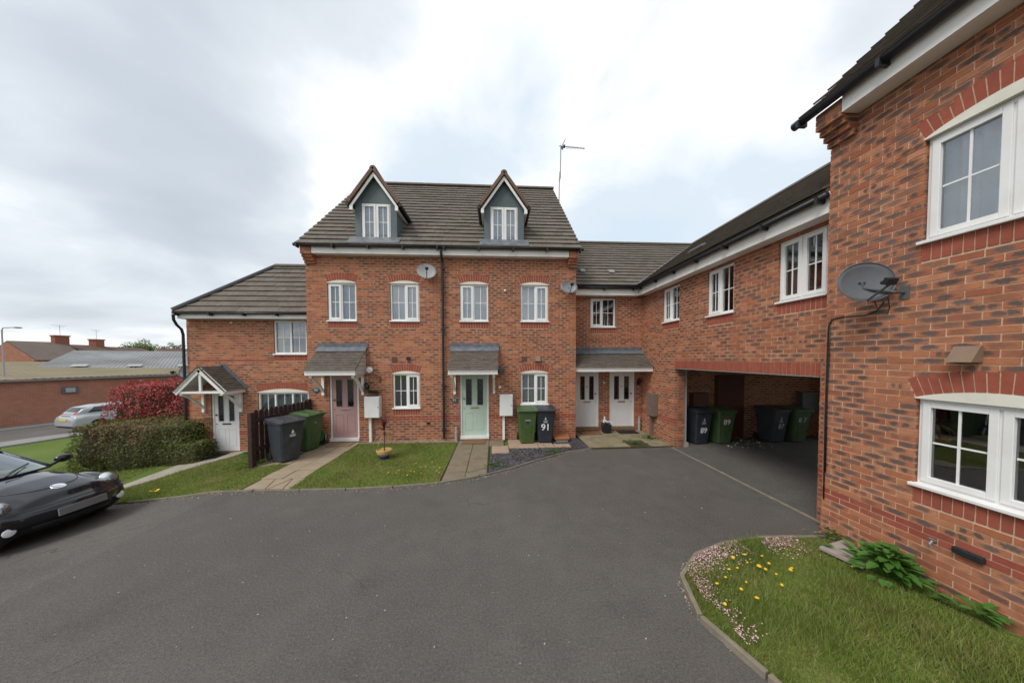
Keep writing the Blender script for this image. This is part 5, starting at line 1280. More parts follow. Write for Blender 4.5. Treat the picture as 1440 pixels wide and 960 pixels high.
m = MB(); m.hexa([(1.75, 8.5, .12), (2.2, 8.5, .12), (2.22, 8.8, .2), (1.72, 8.8, .2), (1.75, 8.49, .15), (2.2, 8.49, .15), (2.22, 8.79, .23), (1.72, 8.79, .23)]); m.build('slab', TERRA, tr, bevel=.006)
m = MB(); m.box(1.8, 2.16, 8.53, 8.76, .04, .118); m.build('block', CONC, tr)
bk = thing('bucket_planter', (3.70, 9.52, .06), 'black square planter with white flowers between the two white doors', 'planter')
m = MB(); m.hexa([(3.58, 9.38, .06), (3.80, 9.38, .06), (3.80, 9.60, .06), (3.58, 9.60, .06), (3.55, 9.35, .34), (3.83, 9.35, .34), (3.83, 9.63, .34), (3.55, 9.63, .34)]); m.build('box', BLK, bk, bevel=.01)
leaves('foliage', [(3.69 + random.gauss(0, .07), 9.49 + random.gauss(0, .07), .36 + abs(random.gauss(0, .03))) for _ in range(140)], np.tile([0, 0, 1.], (140, 1)), .04, PHOG, bk)
leaves('white_flowers', [(3.69 + random.gauss(0, .075), 9.49 + random.gauss(0, .07), .41 + abs(random.gauss(0, .03))) for _ in range(60)], np.tile([0, -.4, 1.], (60, 1)), .045, WPAINT, bk, aspect=.9)
def stub(x, y, h, label, mat=LGREY, r=.04):
    m = MB(); m.lathe([(r, 0), (r, h * .5), (r * 1.25, h * .5), (r * 1.25, h * .62), (r * .8, h * .64), (r * .8, h)], 12, Matrix.Translation((x, y, .05))); single('waste_pipe', m, mat, label, 'pipe', 'short waste pipes by the doors', loc=(x, y, .05))
stub(-1.2, 8.87, .42, 'short grey waste pipe at the wall left of the mint door'); stub(3.72, 9.72, .5, 'short white waste pipe behind the black planter', WPAINT, .035); stub(4.93, 9.70, .48, 'short grey waste pipe in the corner right of the white doors')
def mat_(x0, x1, y0, y1, z, mt, label):
    m = MB(); m.box(x0, x1, y0, y1, z, z + .016); single('doormat', m, mt, label, 'doormat', bevel=.004, loc=((x0 + x1) / 2, (y0 + y1) / 2, z))
mat_(-1.0, -.32, 8.5, 8.9, .046, MATB, 'brown coir doormat in front of the mint door'); mat_(-4.85, -4.2, 8.5, 8.9, .046, pm('sand_mat', (.27, .19, .11), .97, .2, 60, .008), 'sandy doormat in front of the pink door')
mat_(2.80, 3.5, 9.28, 9.7, .046, MATB, 'brown doormat in front of the left hand white door'); mat_(4.1, 4.75, 9.3, 9.68, .046, MATK, 'black doormat in front of the right hand white door'); mat_(-8.8, -8.15, 9.0, 9.5, -.40, MATK, 'large black doormat on the path under the gabled porch')
m = MB(); m.hexa([(4.16, 3.46, .07), (4.28, 3.10, .065), (4.62, 3.2, .07), (4.60, 3.56, .075), (4.16, 3.46, .115), (4.28, 3.10, .11), (4.62, 3.2, .115), (4.60, 3.56, .12)]); single('stone_slab', m, pm('slab_mauve', (.33, .275, .25), .9, .12, 6, .004, dirt=(.2, .17, .14), dirtamt=.4), 'loose mauve paving slab on the corner lawn against the brick wall', 'slab', bevel=.006, loc=(4.4, 3.3, .07))

# ---------------------------------------------------------------- plants
def weed(name, x, y, z, n, spread, size, label, cat='plant', mat=None, h=.2):
    t = thing(name, (x, y, z), label, cat); st_ = MB(); P = []; N_ = []
    for i in range(n):
        a = random.uniform(0, 6.3); r = abs(random.gauss(0, spread)); hh = h * random.uniform(.5, 1.2) * max(.3, 1 - r / spread / 3); q = V((x + math.cos(a) * r, y + math.sin(a) * r, z + hh))
        if q.x > 4.70 and y < 3.9: q.x = 4.70 - random.uniform(0, .1)
        st_.tube([(x + (q.x - x) * .2, y + (q.y - y) * .2, z), (x + (q.x - x) * .7, y + (q.y - y) * .7, z + hh * .7), q], .003, 4); P.append(q); N_.append((math.cos(a) * .6, math.sin(a) * .6, .9))
    st_.build('stems', WEED, t, kind='stuff'); big = MB()
    for q, nn in zip(P, N_):
        d = V((nn[0], nn[1], random.uniform(-.1, .4))).normalized(); s = d.cross(V((0, 0, 1))).normalized(); L = size * random.uniform(.7, 1.3); w = L * .26; u = s.cross(d)
        b0 = q - d * L * .1; pts = [b0, b0 + d * L * .3 + s * w + u * .01, b0 + d * L * .65 + s * w * .8, b0 + d * L - u * L * .15, b0 + d * L * .65 - s * w * .8, b0 + d * L * .3 - s * w + u * .01, b0 + d * L * .45 - u * .012]
        big.add(pts, [(0, 6, 1), (1, 6, 2), (2, 6, 3), (3, 6, 4), (4, 6, 5), (5, 6, 0)])
    big.build('leaves', mat or WEED, t, kind='stuff'); return t
weed('alkanet_plant', 4.46, 3.0, .05, 150, .16, .13, 'broad leaved green weed growing against the near brick wall', h=.3)
weed('dock_weed', 4.62, 2.45, .05, 14, .1, .14, 'low leafy weed at the wall foot below the floor vent', h=.1)
weed('dry_weed', 4.58, 3.66, .05, 40, .1, .06, 'wispy grey weed at the corner of the near brick wall', mat=STRAW, h=.16)
weed('paving_weed', 4.72, 8.7, .06, 34, .16, .09, 'weeds growing in the paving joint by the wing wall', h=.08)
weed('paving_weed', 4.1, 8.3, .03, 60, .22, .05, 'low moss and weeds filling a missing slab before the white doors', h=.03)
weed('kerb_weed', 1.5, 7.66, .04, 40, .2, .05, 'sparse green weeds along the slate bed edging', h=.05)
weed('kerb_weed', -.05, 6.75, .04, 40, .16, .05, 'green weeds at the corner of the slate bed beside the path', h=.05)
weed('fence_weed', -5.98, 7.6, -.08, 70, .26, .12, 'leafy weeds with white flowers at the foot of the fence post', h=.35)
def dandelion(x, y, h=.09, r=.022, label='yellow dandelion head in the corner lawn', grp='dandelions in the corner lawn'):
    z = zg(x) + .05; t = thing('dandelion', (x, y, z), label, 'flower', grp)
    m = MB(); m.tube([(x, y, z), (x + random.uniform(-.02, .02), y, z + h)], .003, 4); m.build('stem', WEED, t)
    m = MB(); tl = Matrix.Rotation(random.uniform(-.5, .5), 4, 'X'); m.lathe([(.005, -.006), (r, .002), (r * .8, .010), (r * .3, .013)], 9, Matrix.Translation((x, y, z + h)) @ tl); m.build('flower_head', YEL, t)
for x, y, r in ((2.86, 3.3, .025), (3.03, 3.32, .028), (3.06, 3.16, .032), (3.11, 3.13, .022), (3.22, 3.2, .02), (2.66, 3.12, .022), (2.77, 3.13, .02), (2.52, 3.0, .018), (2.35, 2.91, .024), (2.55, 2.83, .022), (3.4, 3.1, .022), (3.33, 3.05, .024), (3.13, 3.02, .018), (3.05, 2.88, .02), (2.6, 2.7, .026), (2.24, 2.67, .02), (4.15, 3.1, .018), (3.25, 3.32, .018), (2.72, 2.96, .014), (2.95, 3.2, .014)): dandelion(x, y, random.uniform(.05, .1), r * .8)
for i in range(16): x, y = random.uniform(-2.4, -1.2), random.uniform(6.15, 6.9); dandelion(x, y, .05, .014, 'tiny yellow flower in the lawn beside the mint door path', 'yellow flowers in the front lawn')
for x, y in ((-7.0, 6.25), (-6.9, 6.28), (-6.85, 6.2)): dandelion(x, y, .08, .03, 'yellow dandelion by the kerb next to the black car', 'dandelions by the kerb')

def rbox_points(n, c, h, seed, top_bias=0):
    """points on and just inside a lumpy rounded box"""
    out = []; nn = []
    while len(out) < n:
        a = V((random.uniform(-1, 1), random.uniform(-1, 1), random.uniform(-1, 1))); k = max(abs(a.x), abs(a.y), abs(a.z))
        if k < 1e-3: continue
        a /= k; s = a.normalized(); p = a.lerp(s * 1.15, .38)
        l = 1 + .14 * noise.noise(V((p.x * h[0] * 1.6 + seed, p.y * h[1] * 1.6, p.z * h[2] * 1.6))) + .06 * noise.noise(V((p.x * h[0] * 5, p.y * h[1] * 5 + seed, p.z * h[2] * 5)))
        p = p * l * (1 - abs(random.gauss(0, .05))); out.append((c[0] + p.x * h[0], c[1] + p.y * h[1], c[2] + p.z * h[2])); nn.append((s.x, s.y, s.z + .2))
    return out, nn
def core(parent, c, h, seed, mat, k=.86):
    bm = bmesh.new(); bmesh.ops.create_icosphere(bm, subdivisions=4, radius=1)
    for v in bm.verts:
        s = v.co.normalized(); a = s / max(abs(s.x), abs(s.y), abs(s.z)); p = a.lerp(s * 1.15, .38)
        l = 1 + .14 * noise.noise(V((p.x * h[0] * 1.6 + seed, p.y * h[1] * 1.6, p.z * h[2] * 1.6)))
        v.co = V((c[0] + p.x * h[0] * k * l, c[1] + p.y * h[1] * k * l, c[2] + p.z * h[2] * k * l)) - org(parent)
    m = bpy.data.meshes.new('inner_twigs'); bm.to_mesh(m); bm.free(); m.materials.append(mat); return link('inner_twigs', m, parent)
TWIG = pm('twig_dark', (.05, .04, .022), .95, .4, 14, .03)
def leafs(name, P, Nn, size, mat, parent, **k):
    return leaves(name, P, Nn, size, mat, parent, **k)
hg = thing('clipped_hedge', (-10.5, 9.3, zg(-10.5)), 'clipped green and bronze hedge in front of the red shrub', 'hedge')
c_, h_ = (-10.6, 9.6, -.03), (1.66, .85, .74)
core(hg, c_, h_, 3, TWIG); Pp, Nq = rbox_points(24000, c_, h_, 3)
Pa = [(p, q) for p, q in zip(Pp, Nq)]; fb = lambda p: noise.noise(V(p) * 1.1) - .45 * (p[2] - .25) + random.gauss(0, .12) < -.06; kk = [fb(x[0]) for x in Pa]; ga = [x for x, k in zip(Pa, kk) if k]; gb = [x for x, k in zip(Pa, kk) if not k]
leafs('bronze_foliage', [x[0] for x in ga], [x[1] for x in ga], .055, HEDL, hg); leafs('green_foliage', [x[0] for x in gb], [x[1] for x in gb], .05, HEDG, hg)
c2, h2 = (-9.0, 9.1, -.35), (.42, .38, .5); core(hg, c2, h2, 8, TWIG); P2, N2 = rbox_points(4000, c2, h2, 8); leafs('low_foliage', P2, N2, .05, HEDG, hg)
m = MB()
for i in range(9): x = -12 + i * .36; m.tube([(x, 9.5, zg(x) - .1), (x + .05, 9.52, -.2)], [.03, .018], 6)
m.build('stems', CLAYB, hg)
sh = thing('photinia_shrub', (-11.9, 11.2, zg(-11.9)), 'large rounded shrub with bright red young leaves behind the hedge', 'shrub')
red = []; grn = []
for (c3, h3, sd_) in (((-11.75, 11.2, .55), (1.15, 1.05, 1.22), 1), ((-10.9, 11.0, .62), (.85, .9, 1.2), 5), ((-12.3, 11.3, .3), (.62, .7, .9), 9)):
    core(sh, c3, h3, sd_, TWIG, .8); P3, N3 = rbox_points(15000, c3, h3, sd_)
    for p, q in zip(P3, N3): (red if p[2] + .5 * noise.noise(V(p) * 1.5) > .42 and random.random() < .85 else grn).append((p, q))
leafs('red_foliage', [x[0] for x in red], [x[1] for x in red], .075, PHOR, sh, aspect=.42); leafs('green_foliage', [x[0] for x in grn], [x[1] for x in grn], .075, PHOG, sh, aspect=.42)
m = MB()
for a, b in ((-12.2, 11.2), (-11.8, 11.1), (-11.2, 11.0)): m.tube([(a, b, -1), (a + .1, b, .2), (a + .3 * random.uniform(-1, 1), b, 1.0)], [.05, .035, .015], 7)
m.build('stem', CLAYB, sh)

# ---------------------------------------------------------------- cars
def paint(name, col, flake=.0, rough=.25, coat=1.0):
    t = NT(name); n = t.noise(.9, 4); c = t.mix(t.mapr(n, .4, .7, 0, .25), col, tuple(min(1, x * 1.25) for x in col)); t.done(c, rough, .15)
    t.b.inputs['Coat IOR'].default_value = 1.42; t.b.inputs['Coat Weight'].default_value = coat; t.b.inputs['Coat Roughness'].default_value = .06; return t.m
def loft(mb, secs, n=28, e=2.6):
    rings = []
    for x, hw, zb, zt in secs:
        zc, hh = (zb + zt) / 2, (zt - zb) / 2; r = []
        for k in range(n):
            a = 2 * math.pi * k / n; ca, sa = math.cos(a), math.sin(a)
            r.append((x, hw * math.copysign(abs(ca) ** (2 / e), ca), zc + hh * math.copysign(abs(sa) ** (2 / e), sa)))
        rings.append(r)
    vs = [p for r in rings for p in r]; fs = [list(range(n))[::-1], [(len(rings) - 1) * n + k for k in range(n)]]
    for i in range(len(rings) - 1):
        for k in range(n): j = (k + 1) % n; fs.append((i * n + k, i * n + j, (i + 1) * n + j, (i + 1) * n + k))
    mb.add(vs, fs)
def ellipsoid(mb, c, r, n=20):
    prof = [(math.sin(math.pi * i / n), -math.cos(math.pi * i / n)) for i in range(1, n)]
    mb.lathe(prof, n, Matrix.Translation(c) @ Matrix.Diagonal((*r, 1)))
def remeshed(name, mb, voxel, iters, cutters, mat, parent):
    m = mb.mesh('tmp'); o = bpy.data.objects.new('tmp', m); COL.objects.link(o)
    md = o.modifiers.new('r', 'REMESH'); md.mode = 'VOXEL'; md.voxel_size = voxel; md.use_smooth_shade = True
    sm = o.modifiers.new('s', 'SMOOTH'); sm.factor = .6; sm.iterations = iters; tmp = []
    for i, c in enumerate(cutters):
        cm = c.mesh('cut'); co = bpy.data.objects.new('cut', cm); COL.objects.link(co); tmp.append(co)
        b = o.modifiers.new('b%d' % i, 'BOOLEAN'); b.operation = 'DIFFERENCE'; b.object = co; b.solver = 'EXACT'
    dg = bpy.context.evaluated_depsgraph_get(); me = bpy.data.meshes.new_from_object(o.evaluated_get(dg))
    for t in tmp + [o]: bpy.data.objects.remove(t)
    me.name = name; me.materials.clear(); me.materials.append(mat); me.polygons.foreach_set('use_smooth', [True] * len(me.polygons))
    return link(name, me, parent)
def wheels(t, pts, r, rimm):
    for x, y in pts:
        s = 1 if y > 0 else -1; T_ = Matrix.Translation((x, y, r)) @ RX(-90 * s)
        w = MB(); w.lathe([(r * .6, -.1), (r * .92, -.1), (r, -.07), (r, .07), (r * .92, .1), (r * .62, .1)], 28, T_); wo = w.build('wheel', RUB, t, smooth=False)
        m = MB(); m.lathe([(r * .64, .06), (r * .6, .085), (r * .2, .075), (r * .16, .095), (.01, .1)], 24, T_); m.build('rim', rimm, wo)
        h = MB()
        for k in range(6):
            a = math.pi / 3 * k; h.lathe([(r * .1, .079), (r * .1, .087)], 10, T_ @ Matrix.Translation((math.cos(a) * r * .4, math.sin(a) * r * .4, 0)))
        h.build('rim_hole', BLK, wo)
def onto(body, x, y, lift=.004):
    ok, loc, nrm, idx = body.ray_cast(V((x, y, 3)), V((0, 0, -1))); return (loc + nrm * lift, nrm) if ok else (V((x, y, .6)), V((0, 0, 1)))
def onfront(body, y, z, lift=.004, sgn=1):
    ok, loc, nrm, idx = body.ray_cast(V((4 * sgn, y, z)), V((-sgn, 0, 0))); return (loc + nrm * lift, nrm) if ok else (V((2 * sgn, y, z)), V((sgn, 0, 0)))
def disc(t, parent, p, n, r, prof, mat, name, sq=(1, 1)):
    m = MB(); m.lathe([(a * r, b * r) for a, b in prof], 20, Matrix.Translation(p) @ n.to_track_quat('Z', 'Y').to_matrix().to_4x4() @ Matrix.Diagonal((sq[0], sq[1], 1, 1))); return m.build(name, mat, parent, smooth=True)
BPAINT = paint('black_paint', (.006, .007, .010)); SPAINT = paint('silver_paint', (.33, .345, .365), rough=.35)
CHROME = pm('chrome', (.75, .76, .78), .12, .03, 9, spec=.6, metal=1)
LENS = glass('lamp_lens', (.9, .93, .95), 1.5); REFL = pm('lamp_reflector', (.80, .81, .82), .4, .15, 60, spec=.5, metal=0)
def beetle():
    slope = math.atan2(zg(-7.2) - zg(-11), 3.8)
    t = thing('parked_car', (-8.83, 5.16, (zg(-7.56) + zg(-10.1)) / 2 + .005), 'black rounded convertible car parked by the kerb', 'car', rot=(0, -slope, R(-2)))
    b = MB()
    loft(b, [(2.0, .40, .34, .62), (1.93, .54, .28, .71), (1.72, .60, .24, .80), (1.4, .65, .22, .905), (1.0, .71, .22, .985), (.6, .77, .22, 1.03), (.2, .82, .2, 1.02), (-.8, .82, .2, 1.0), (-1.3, .76, .25, .97), (-1.7, .64, .3, .85), (-1.98, .42, .38, .66)])
    for s in (-1, 1):
        ellipsoid(b, (1.30, s * .575, .42), (.68, .285, .40)); ellipsoid(b, (-1.28, s * .575, .44), (.68, .29, .42))
        b.box(-.85, .85, s * .66, s * .82, .2, .30)
    path = [(2.03 - .46 * (abs(y) / .78) ** 2.3, y, .44) for y in np.linspace(-.78, .78, 17)]
    b.tube(path, .135, 14); b.tube([(x - .06, y * .97, .30) for x, y, z in path], .10, 12)
    pathr = [(-2.03 + .46 * (abs(y) / .78) ** 2.3, y, .46) for y in np.linspace(-.78, .78, 17)]; b.tube(pathr, .14, 14); b.tube([(x + .06, y * .97, .32) for x, y, z in pathr], .1, 12)
    cut = []
    for x in (1.28, -1.26):
        for s in (-1, 1): c = MB(); c.lathe([(.37, -.22), (.37, .3)], 30, Matrix.Translation((x, s * .76, .33)) @ RX(-90 * s)); cut.append(c)
    body = remeshed('body', b, .028, 6, cut, BPAINT, t)
    wheels(t, [(x, s * .73) for x in (1.28, -1.26) for s in (-1, 1)], .315, SILV)
    arch = MB()
    for x in (1.28, -1.26):
        for s in (-1, 1): arch.lathe([(.355, -.0), (.355, .14)], 20, Matrix.Translation((x, s * .54, .34)) @ RX(-90 * s))
    arch.build('wheel_arch_liner', RUB, t)
    # bonnet shut line
    pts = []
    for a in np.linspace(-1, 1, 41):
        y = a * .60; x = 1.78 - .98 * abs(a) ** 3.2; pts.append(onto(body, x, y, .001)[0])
    m = MB(); m.tube(pts, .007, 5, False); m.build('bonnet_seam', BLK, body)
    pts = [onfront(body, y, .565 - .02 * abs(y), .001)[0] for y in np.linspace(-.7, .7, 31)]; m = MB(); m.tube(pts, .006, 5, False); m.build('bumper_seam', BLK, body)
    for s in (-1, 1):
        p, n = onfront(body, s * .575, .67, .0); n = (n + V((.45, -s * .05, .12))).normalized(); p = p + V((-.01, 0, .0))
        l = disc(t, t, p, n, .118, [(.0, -.5), (1.1, -.45), (1.1, .03), (1.0, .1)], BLK, 'headlight', (1, 1)); disc(t, l, p + n * .008, n, .112, [(.2, -.1), (.6, -.02), (.97, .06)], REFL, 'reflector'); disc(t, l, p + n * .01, n, .115, [(1.0, .04), (.9, .17), (.6, .3), (.3, .36), (.02, .38)], LENS, 'lens')
        p, n = onfront(body, s * .60, .33, .0); disc(t, t, p, (n + V((1, 0, 0))).normalized(), .055, [(1.1, -.2), (1.1, .05), (.9, .12), (.02, .2)], REFL, 'fog_lamp')
        p, n = onfront(body, s * .70, .50, .0); disc(t, t, p, n, .045, [(1, -.1), (1, .15), (.7, .3), (.02, .36)], LENS, 'indicator', (1.5, .7))
        # door mirror
        m = MB(); ellipsoid(m, (.55, s * .93, 1.06), (.075, .12, .075), 12); mo = m.build('mirror', BPAINT, t, smooth=True); m = MB(); m.bar((.57, s * .72, .98), (.57, s * .87, 1.04), .07, .04); m.build('mirror_stalk', BLK, mo)
    p, n = onto(body, 1.80, 0, .0); disc(t, t, p, n, .075, [(1.05, -.1), (1.05, .1), (.95, .14), (.9, .1), (.02, .1)], CHROME, 'badge')
    p, n = onfront(body, 0, .43, .0); m = MB(); m.box(p.x - .01, p.x + .014, -.27, .27, .37, .48); m.build('number_plate', pm('plate_blank', (.15, .15, .155), .6, .1, 6), t)
    gr = MB(); path2 = [onfront(body, y, .30, .0)[0] for y in np.linspace(-.42, .42, 11)]; gr.tube([V((q.x - .01, q.y, q.z)) for q in path2], .035, 6); gr.build('lower_grille', RUB, body)
    # windscreen, soft top
    n = 14
    def wsp(a, k): yb_, yt = .68 * a, .56 * a; y = yb_ + (yt - yb_) * k; x = (1.0 - .34 * a * a) * (1 - k) + (.06 - .16 * a * a) * k + .03 * math.sin(math.pi * k); z = (1.0 - .02 * a * a) * (1 - k) + (1.455 - .05 * a * a) * k; return (x, y, z)
    g = MB(); vs = [wsp(-1 + 2 * i / n, k / 6) for k in range(7) for i in range(n + 1)]; g.add(vs, [(k * (n + 1) + i, k * (n + 1) + i + 1, (k + 1) * (n + 1) + i + 1, (k + 1) * (n + 1) + i) for k in range(6) for i in range(n)]); g.build('windscreen', GLC, t, smooth=True)
    fr_ = MB(); fr_.tube([wsp(-1, k / 6) for k in range(7)], .026, 8); fr_.tube([wsp(1, k / 6) for k in range(7)], .026, 8); fr_.tube([wsp(-1 + 2 * i / n, 1) for i in range(n + 1)], .028, 8); fr_.build('windscreen_frame', BPAINT, t, smooth=True)
    cw = MB(); cw.tube([wsp(-1 + 2 * i / n, -.01) for i in range(n + 1)], .018, 6); cw.build('cowl_seal', RUB, t)
    wp = MB()
    for a0, a1 in ((-.05, .62), (-.8, -.12)): q0 = V(wsp(a0, .0)) + V((.06, 0, .02)); q1 = V(wsp(a1, .22)) + V((.03, 0, .02)); wp.tube([q0, q0.lerp(q1, .5) + V((.02, 0, .02)), q1], .009, 6); q2 = V(wsp(a1 - .5, .1)) + V((.02, 0, .012)); wp.tube([q2, V(wsp(a1 + .1, .27)) + V((.02, 0, .012))], .006, 5)
    wp.build('wiper', BLK, t)
    st_ = MB(); secs = [(.03, .57, 1.36, 1.47), (-.25, .61, 1.05, 1.50), (-.75, .63, .98, 1.50), (-1.1, .61, .95, 1.42), (-1.4, .55, .93, 1.22), (-1.58, .48, .9, 1.02)]; loft(st_, secs, 24, 3.2); st_.build('soft_top', pm('soft_top_cloth', (.018, .018, .02), .85, .2, 30, .003), t, smooth=True)
    for s in (-1, 1):
        m = MB(); m.add([(.62, s * .71, 1.0), (-.9, s * .74, 1.0), (-.72, s * .655, 1.36), (-.1, s * .60, 1.41)], [(0, 1, 2, 3)]); m.build('side_window', GLC, t)
        m = MB(); m.tube([(.62, s * .71, 1.0), (-.9, s * .74, 1.0), (-.72, s * .655, 1.36), (-.1, s * .60, 1.41)], .012, 6); m.build('window_seal', RUB, t)
    inn = MB(); inn.box(-1.2, .3, -.6, .6, .85, .95)
    for s in (-1, 1): inn.box(-.75, -.6, s * .35 - .22, s * .35 + .22, .9, 1.3)
    inn.build('seats', RUB, t)
    return t
beetle()
def hatch():
    h = R(76); x, y = -23.05 + math.cos(h) * 2.1, 16.85 + math.sin(h) * 2.1
    t = thing('parked_car', (x, y, zg(x) + .005), 'silver hatchback parked on the far street beyond the hedge', 'car', rot=(0, 0, h))
    b = MB(); loft(b, [(2.15, .55, .35, .62), (2.05, .74, .22, .74), (1.6, .86, .2, .86), (.9, .9, .2, .97), (0, .9, .2, .98), (-1.2, .9, .2, 1.0), (-1.8, .87, .22, 1.0), (-2.08, .80, .25, .92), (-2.17, .7, .35, .75)], 32, 4.2)
    loft(b, [(1.0, .62, .85, .98), (.35, .66, .85, 1.40), (-.3, .68, .85, 1.46), (-1.2, .66, .85, 1.44), (-1.72, .62, .85, 1.36), (-2.0, .58, .85, 1.05)], 28, 3.2)
    cut = []
    for xx in (1.32, -1.32):
        for s in (-1, 1): c = MB(); c.lathe([(.36, -.2), (.36, .3)], 28, Matrix.Translation((xx, s * .85, .32)) @ RX(-90 * s)); cut.append(c)
    body = remeshed('body', b, .035, 4, cut, SPAINT, t); wheels(t, [(xx, s * .80) for xx in (1.32, -1.32) for s in (-1, 1)], .31, SILV)
    al = MB()
    for xx in (1.32, -1.32):
        for s in (-1, 1): al.lathe([(.34, 0), (.34, .1)], 18, Matrix.Translation((xx, s * .66, .33)) @ RX(-90 * s))
    al.build('wheel_arch_liner', RUB, t)
    DG = pm('dark_car_glass', (.03, .035, .04), .1, .1, 4, spec=.6)
    def patch(name, mat, ys, zs, sgn=-1, lift=.012, n=8):
        m = MB(); vs = []
        for j in range(n + 1):
            for i in range(n + 1):
                z = zs[0] + (zs[1] - zs[0]) * j / n; yy = ys[0] + (ys[1] - ys[0]) * i / n; vs.append(onfront(body, yy, z, lift, sgn)[0])
        m.add(vs, [(j * (n + 1) + i, j * (n + 1) + i + 1, (j + 1) * (n + 1) + i + 1, (j + 1) * (n + 1) + i) for j in range(n) for i in range(n)]); return m.build(name, mat, t, smooth=True)
    patch('rear_window', DG, (-.50, .50), (1.12, 1.33)); patch('front_window', DG, (-.54, .54), (1.06, 1.34), 1)
    for s in (-1, 1): patch('tail_light', pm('tail_red', (.45, .02, .015), .3, .1, 8), (s * .44, s * .54), (.99, 1.12), -1, .015, 4); patch('headlight', REFL, (s * .5, s * .72), (.6, .7), 1, .012, 4)
    patch('number_plate', pm('plate_yellow', (.60, .42, .06), .5, .05, 8), (-.26, .26), (.66, .77), -1, .016, 3); patch('bumper_insert', BLK, (-.62, .62), (.30, .40), -1, .012, 6); patch('tailgate_trim', BLK, (-.35, .35), (.90, .93), -1, .012, 5)
    for s in (-1, 1):
        def side(xx, z, l=.012):
            ok, loc, nr, i_ = body.ray_cast(V((xx, 3 * s, z)), V((0, -s, 0))); return loc + nr * l if ok else V((xx, .6 * s, z))
        for (xa, xb) in ((-1.62, -.75), (-.68, .25), (.3, .72)):
            m = MB(); vs = []
            for j in range(4):
                for i in range(7): k = j / 3; x0 = xa + (.25 * k if xa < -1.5 else 0); x1 = xb - (.45 * k if xb > .5 else 0); vs.append(side(x0 + (x1 - x0) * i / 6, 1.06 + .27 * k))
            m.add(vs, [(j * 7 + i, j * 7 + i + 1, (j + 1) * 7 + i + 1, (j + 1) * 7 + i) for j in range(3) for i in range(6)]); m.build('side_window', DG, t, smooth=True)
hatch()

# ---------------------------------------------------------------- far street: works building, sheds, houses, tree, lamp
FB = brick_mat('far_brick', [(.27, .10, .065), (.32, .13, .085), (.25, .095, .065)], (.1, .06, .05), 0, .2)
def farwall():
    t = NT('far_brick_wall'); a = t.noise(.25, 5); b = t.noise(2.2, 4); n3 = t.noise(14, 3)
    br = t.n('ShaderNodeTexBrick'); br.inputs['Scale'].default_value = 1; br.inputs['Brick Width'].default_value = .225; br.inputs['Row Height'].default_value = .075; br.inputs['Mortar Size'].default_value = .006
    br.inputs['Color1'].default_value = (.30, .115, .075, 1); br.inputs['Color2'].default_value = (.36, .15, .10, 1); br.inputs['Mortar'].default_value = (.36, .24, .17, 1)
    uv = t.n('ShaderNodeUVMap'); t.l(uv.outputs[0], br.inputs['Vector']); c = br.outputs[0]
    c = t.mix(t.mapr(a, .42, .66, 0, .6), c, (.20, .085, .06)); c = t.mix(t.mapr(b, .45, .75, 0, .35), c, (.40, .21, .15)); return t.done(c, .9, .15)
FWM = farwall()
CORR = pm('corrugated_olive', (.19, .16, .098), .9, .2, .5, dirt=(.14, .12, .08), dirtamt=.6); CORG = pm('corrugated_grey', (.18, .185, .185), .85, .25, .4, dirt=(.36, .37, .38), dirtamt=.6)
def st3(s, d, z): p = st(s, d); return (p[0], p[1], z)
wb = thing('works_building', st3(0, 0, -1.7), 'long low red brick works wall with olive corrugated roof across the street', 'building')
m = MB()
for s0 in range(-40, 16, 2): z0 = zg(st(s0, 0)[0]) - .3; m.add([st3(s0, 0, z0), st3(s0 + 2, 0, z0), st3(s0 + 2, 0, 1.24), st3(s0, 0, 1.24)], [(0, 1, 2, 3)], [[(s0, z0), (s0 + 2, z0), (s0 + 2, 1.24), (s0, 1.24)]])
m.add([st3(16, 0, -2.2), st3(16, -13, -2.2), st3(16, -13, 2.3), st3(16, 0, 1.24)], [(0, 1, 2, 3)], [[(0, 0), (13, 0), (13, 4), (0, 3)]]); m.build('wall', FWM, wb)
def corrugated(parent, s0, s1, d0, d1, z0, z1, mat, n=None, name='roof'):
    m = MB(); n = n or int(abs(s1 - s0) / .15); up = []; lo = []
    for i in range(n + 1):
        s = s0 + (s1 - s0) * i / n; w = .025 * (i % 2); up.append(st3(s, d0, z0 + w)); lo.append(st3(s, d1, z1 + w))
    b = len(m.v); m.add(up + lo, [(i, i + 1, n + 2 + i, n + 1 + i) for i in range(n)]); return m.build(name, mat, parent)
corrugated(wb, -40, 16.2, .25, -13, 1.3, 2.35, CORR)
m = MB(); m.prism([st3(-40, .26, 1.16), st3(-40, .16, 1.16), st3(-40, .16, 1.28), st3(-40, .26, 1.28)], [st3(16.2, .26, 1.16), st3(16.2, .16, 1.16), st3(16.2, .16, 1.28), st3(16.2, .26, 1.28)]); m.build('gutter', GREY, wb)
m = MB(); s0 = 2.0; m.prism([st3(s0, .0, .22), st3(s0 + .62, .0, .22), st3(s0 + .62, .0, .68), st3(s0, .0, .68)], [st3(s0, .1, .22), st3(s0 + .62, .1, .22), st3(s0 + .62, .1, .68), st3(s0, .1, .68)]); v_ = m.build('wall_vent', DGREY, wb)
m = MB(); m.prism([st3(s0 + .12, .1, .3), st3(s0 + .5, .1, .3), st3(s0 + .5, .1, .6), st3(s0 + .12, .1, .6)], [st3(s0 + .12, .13, .3), st3(s0 + .5, .13, .3), st3(s0 + .5, .13, .6), st3(s0 + .12, .13, .6)]); m.build('vent_cover', LGREY, v_)
shd = thing('workshop_shed', (-34, 27, -2), 'grey corrugated roofed workshop behind the works wall', 'building')
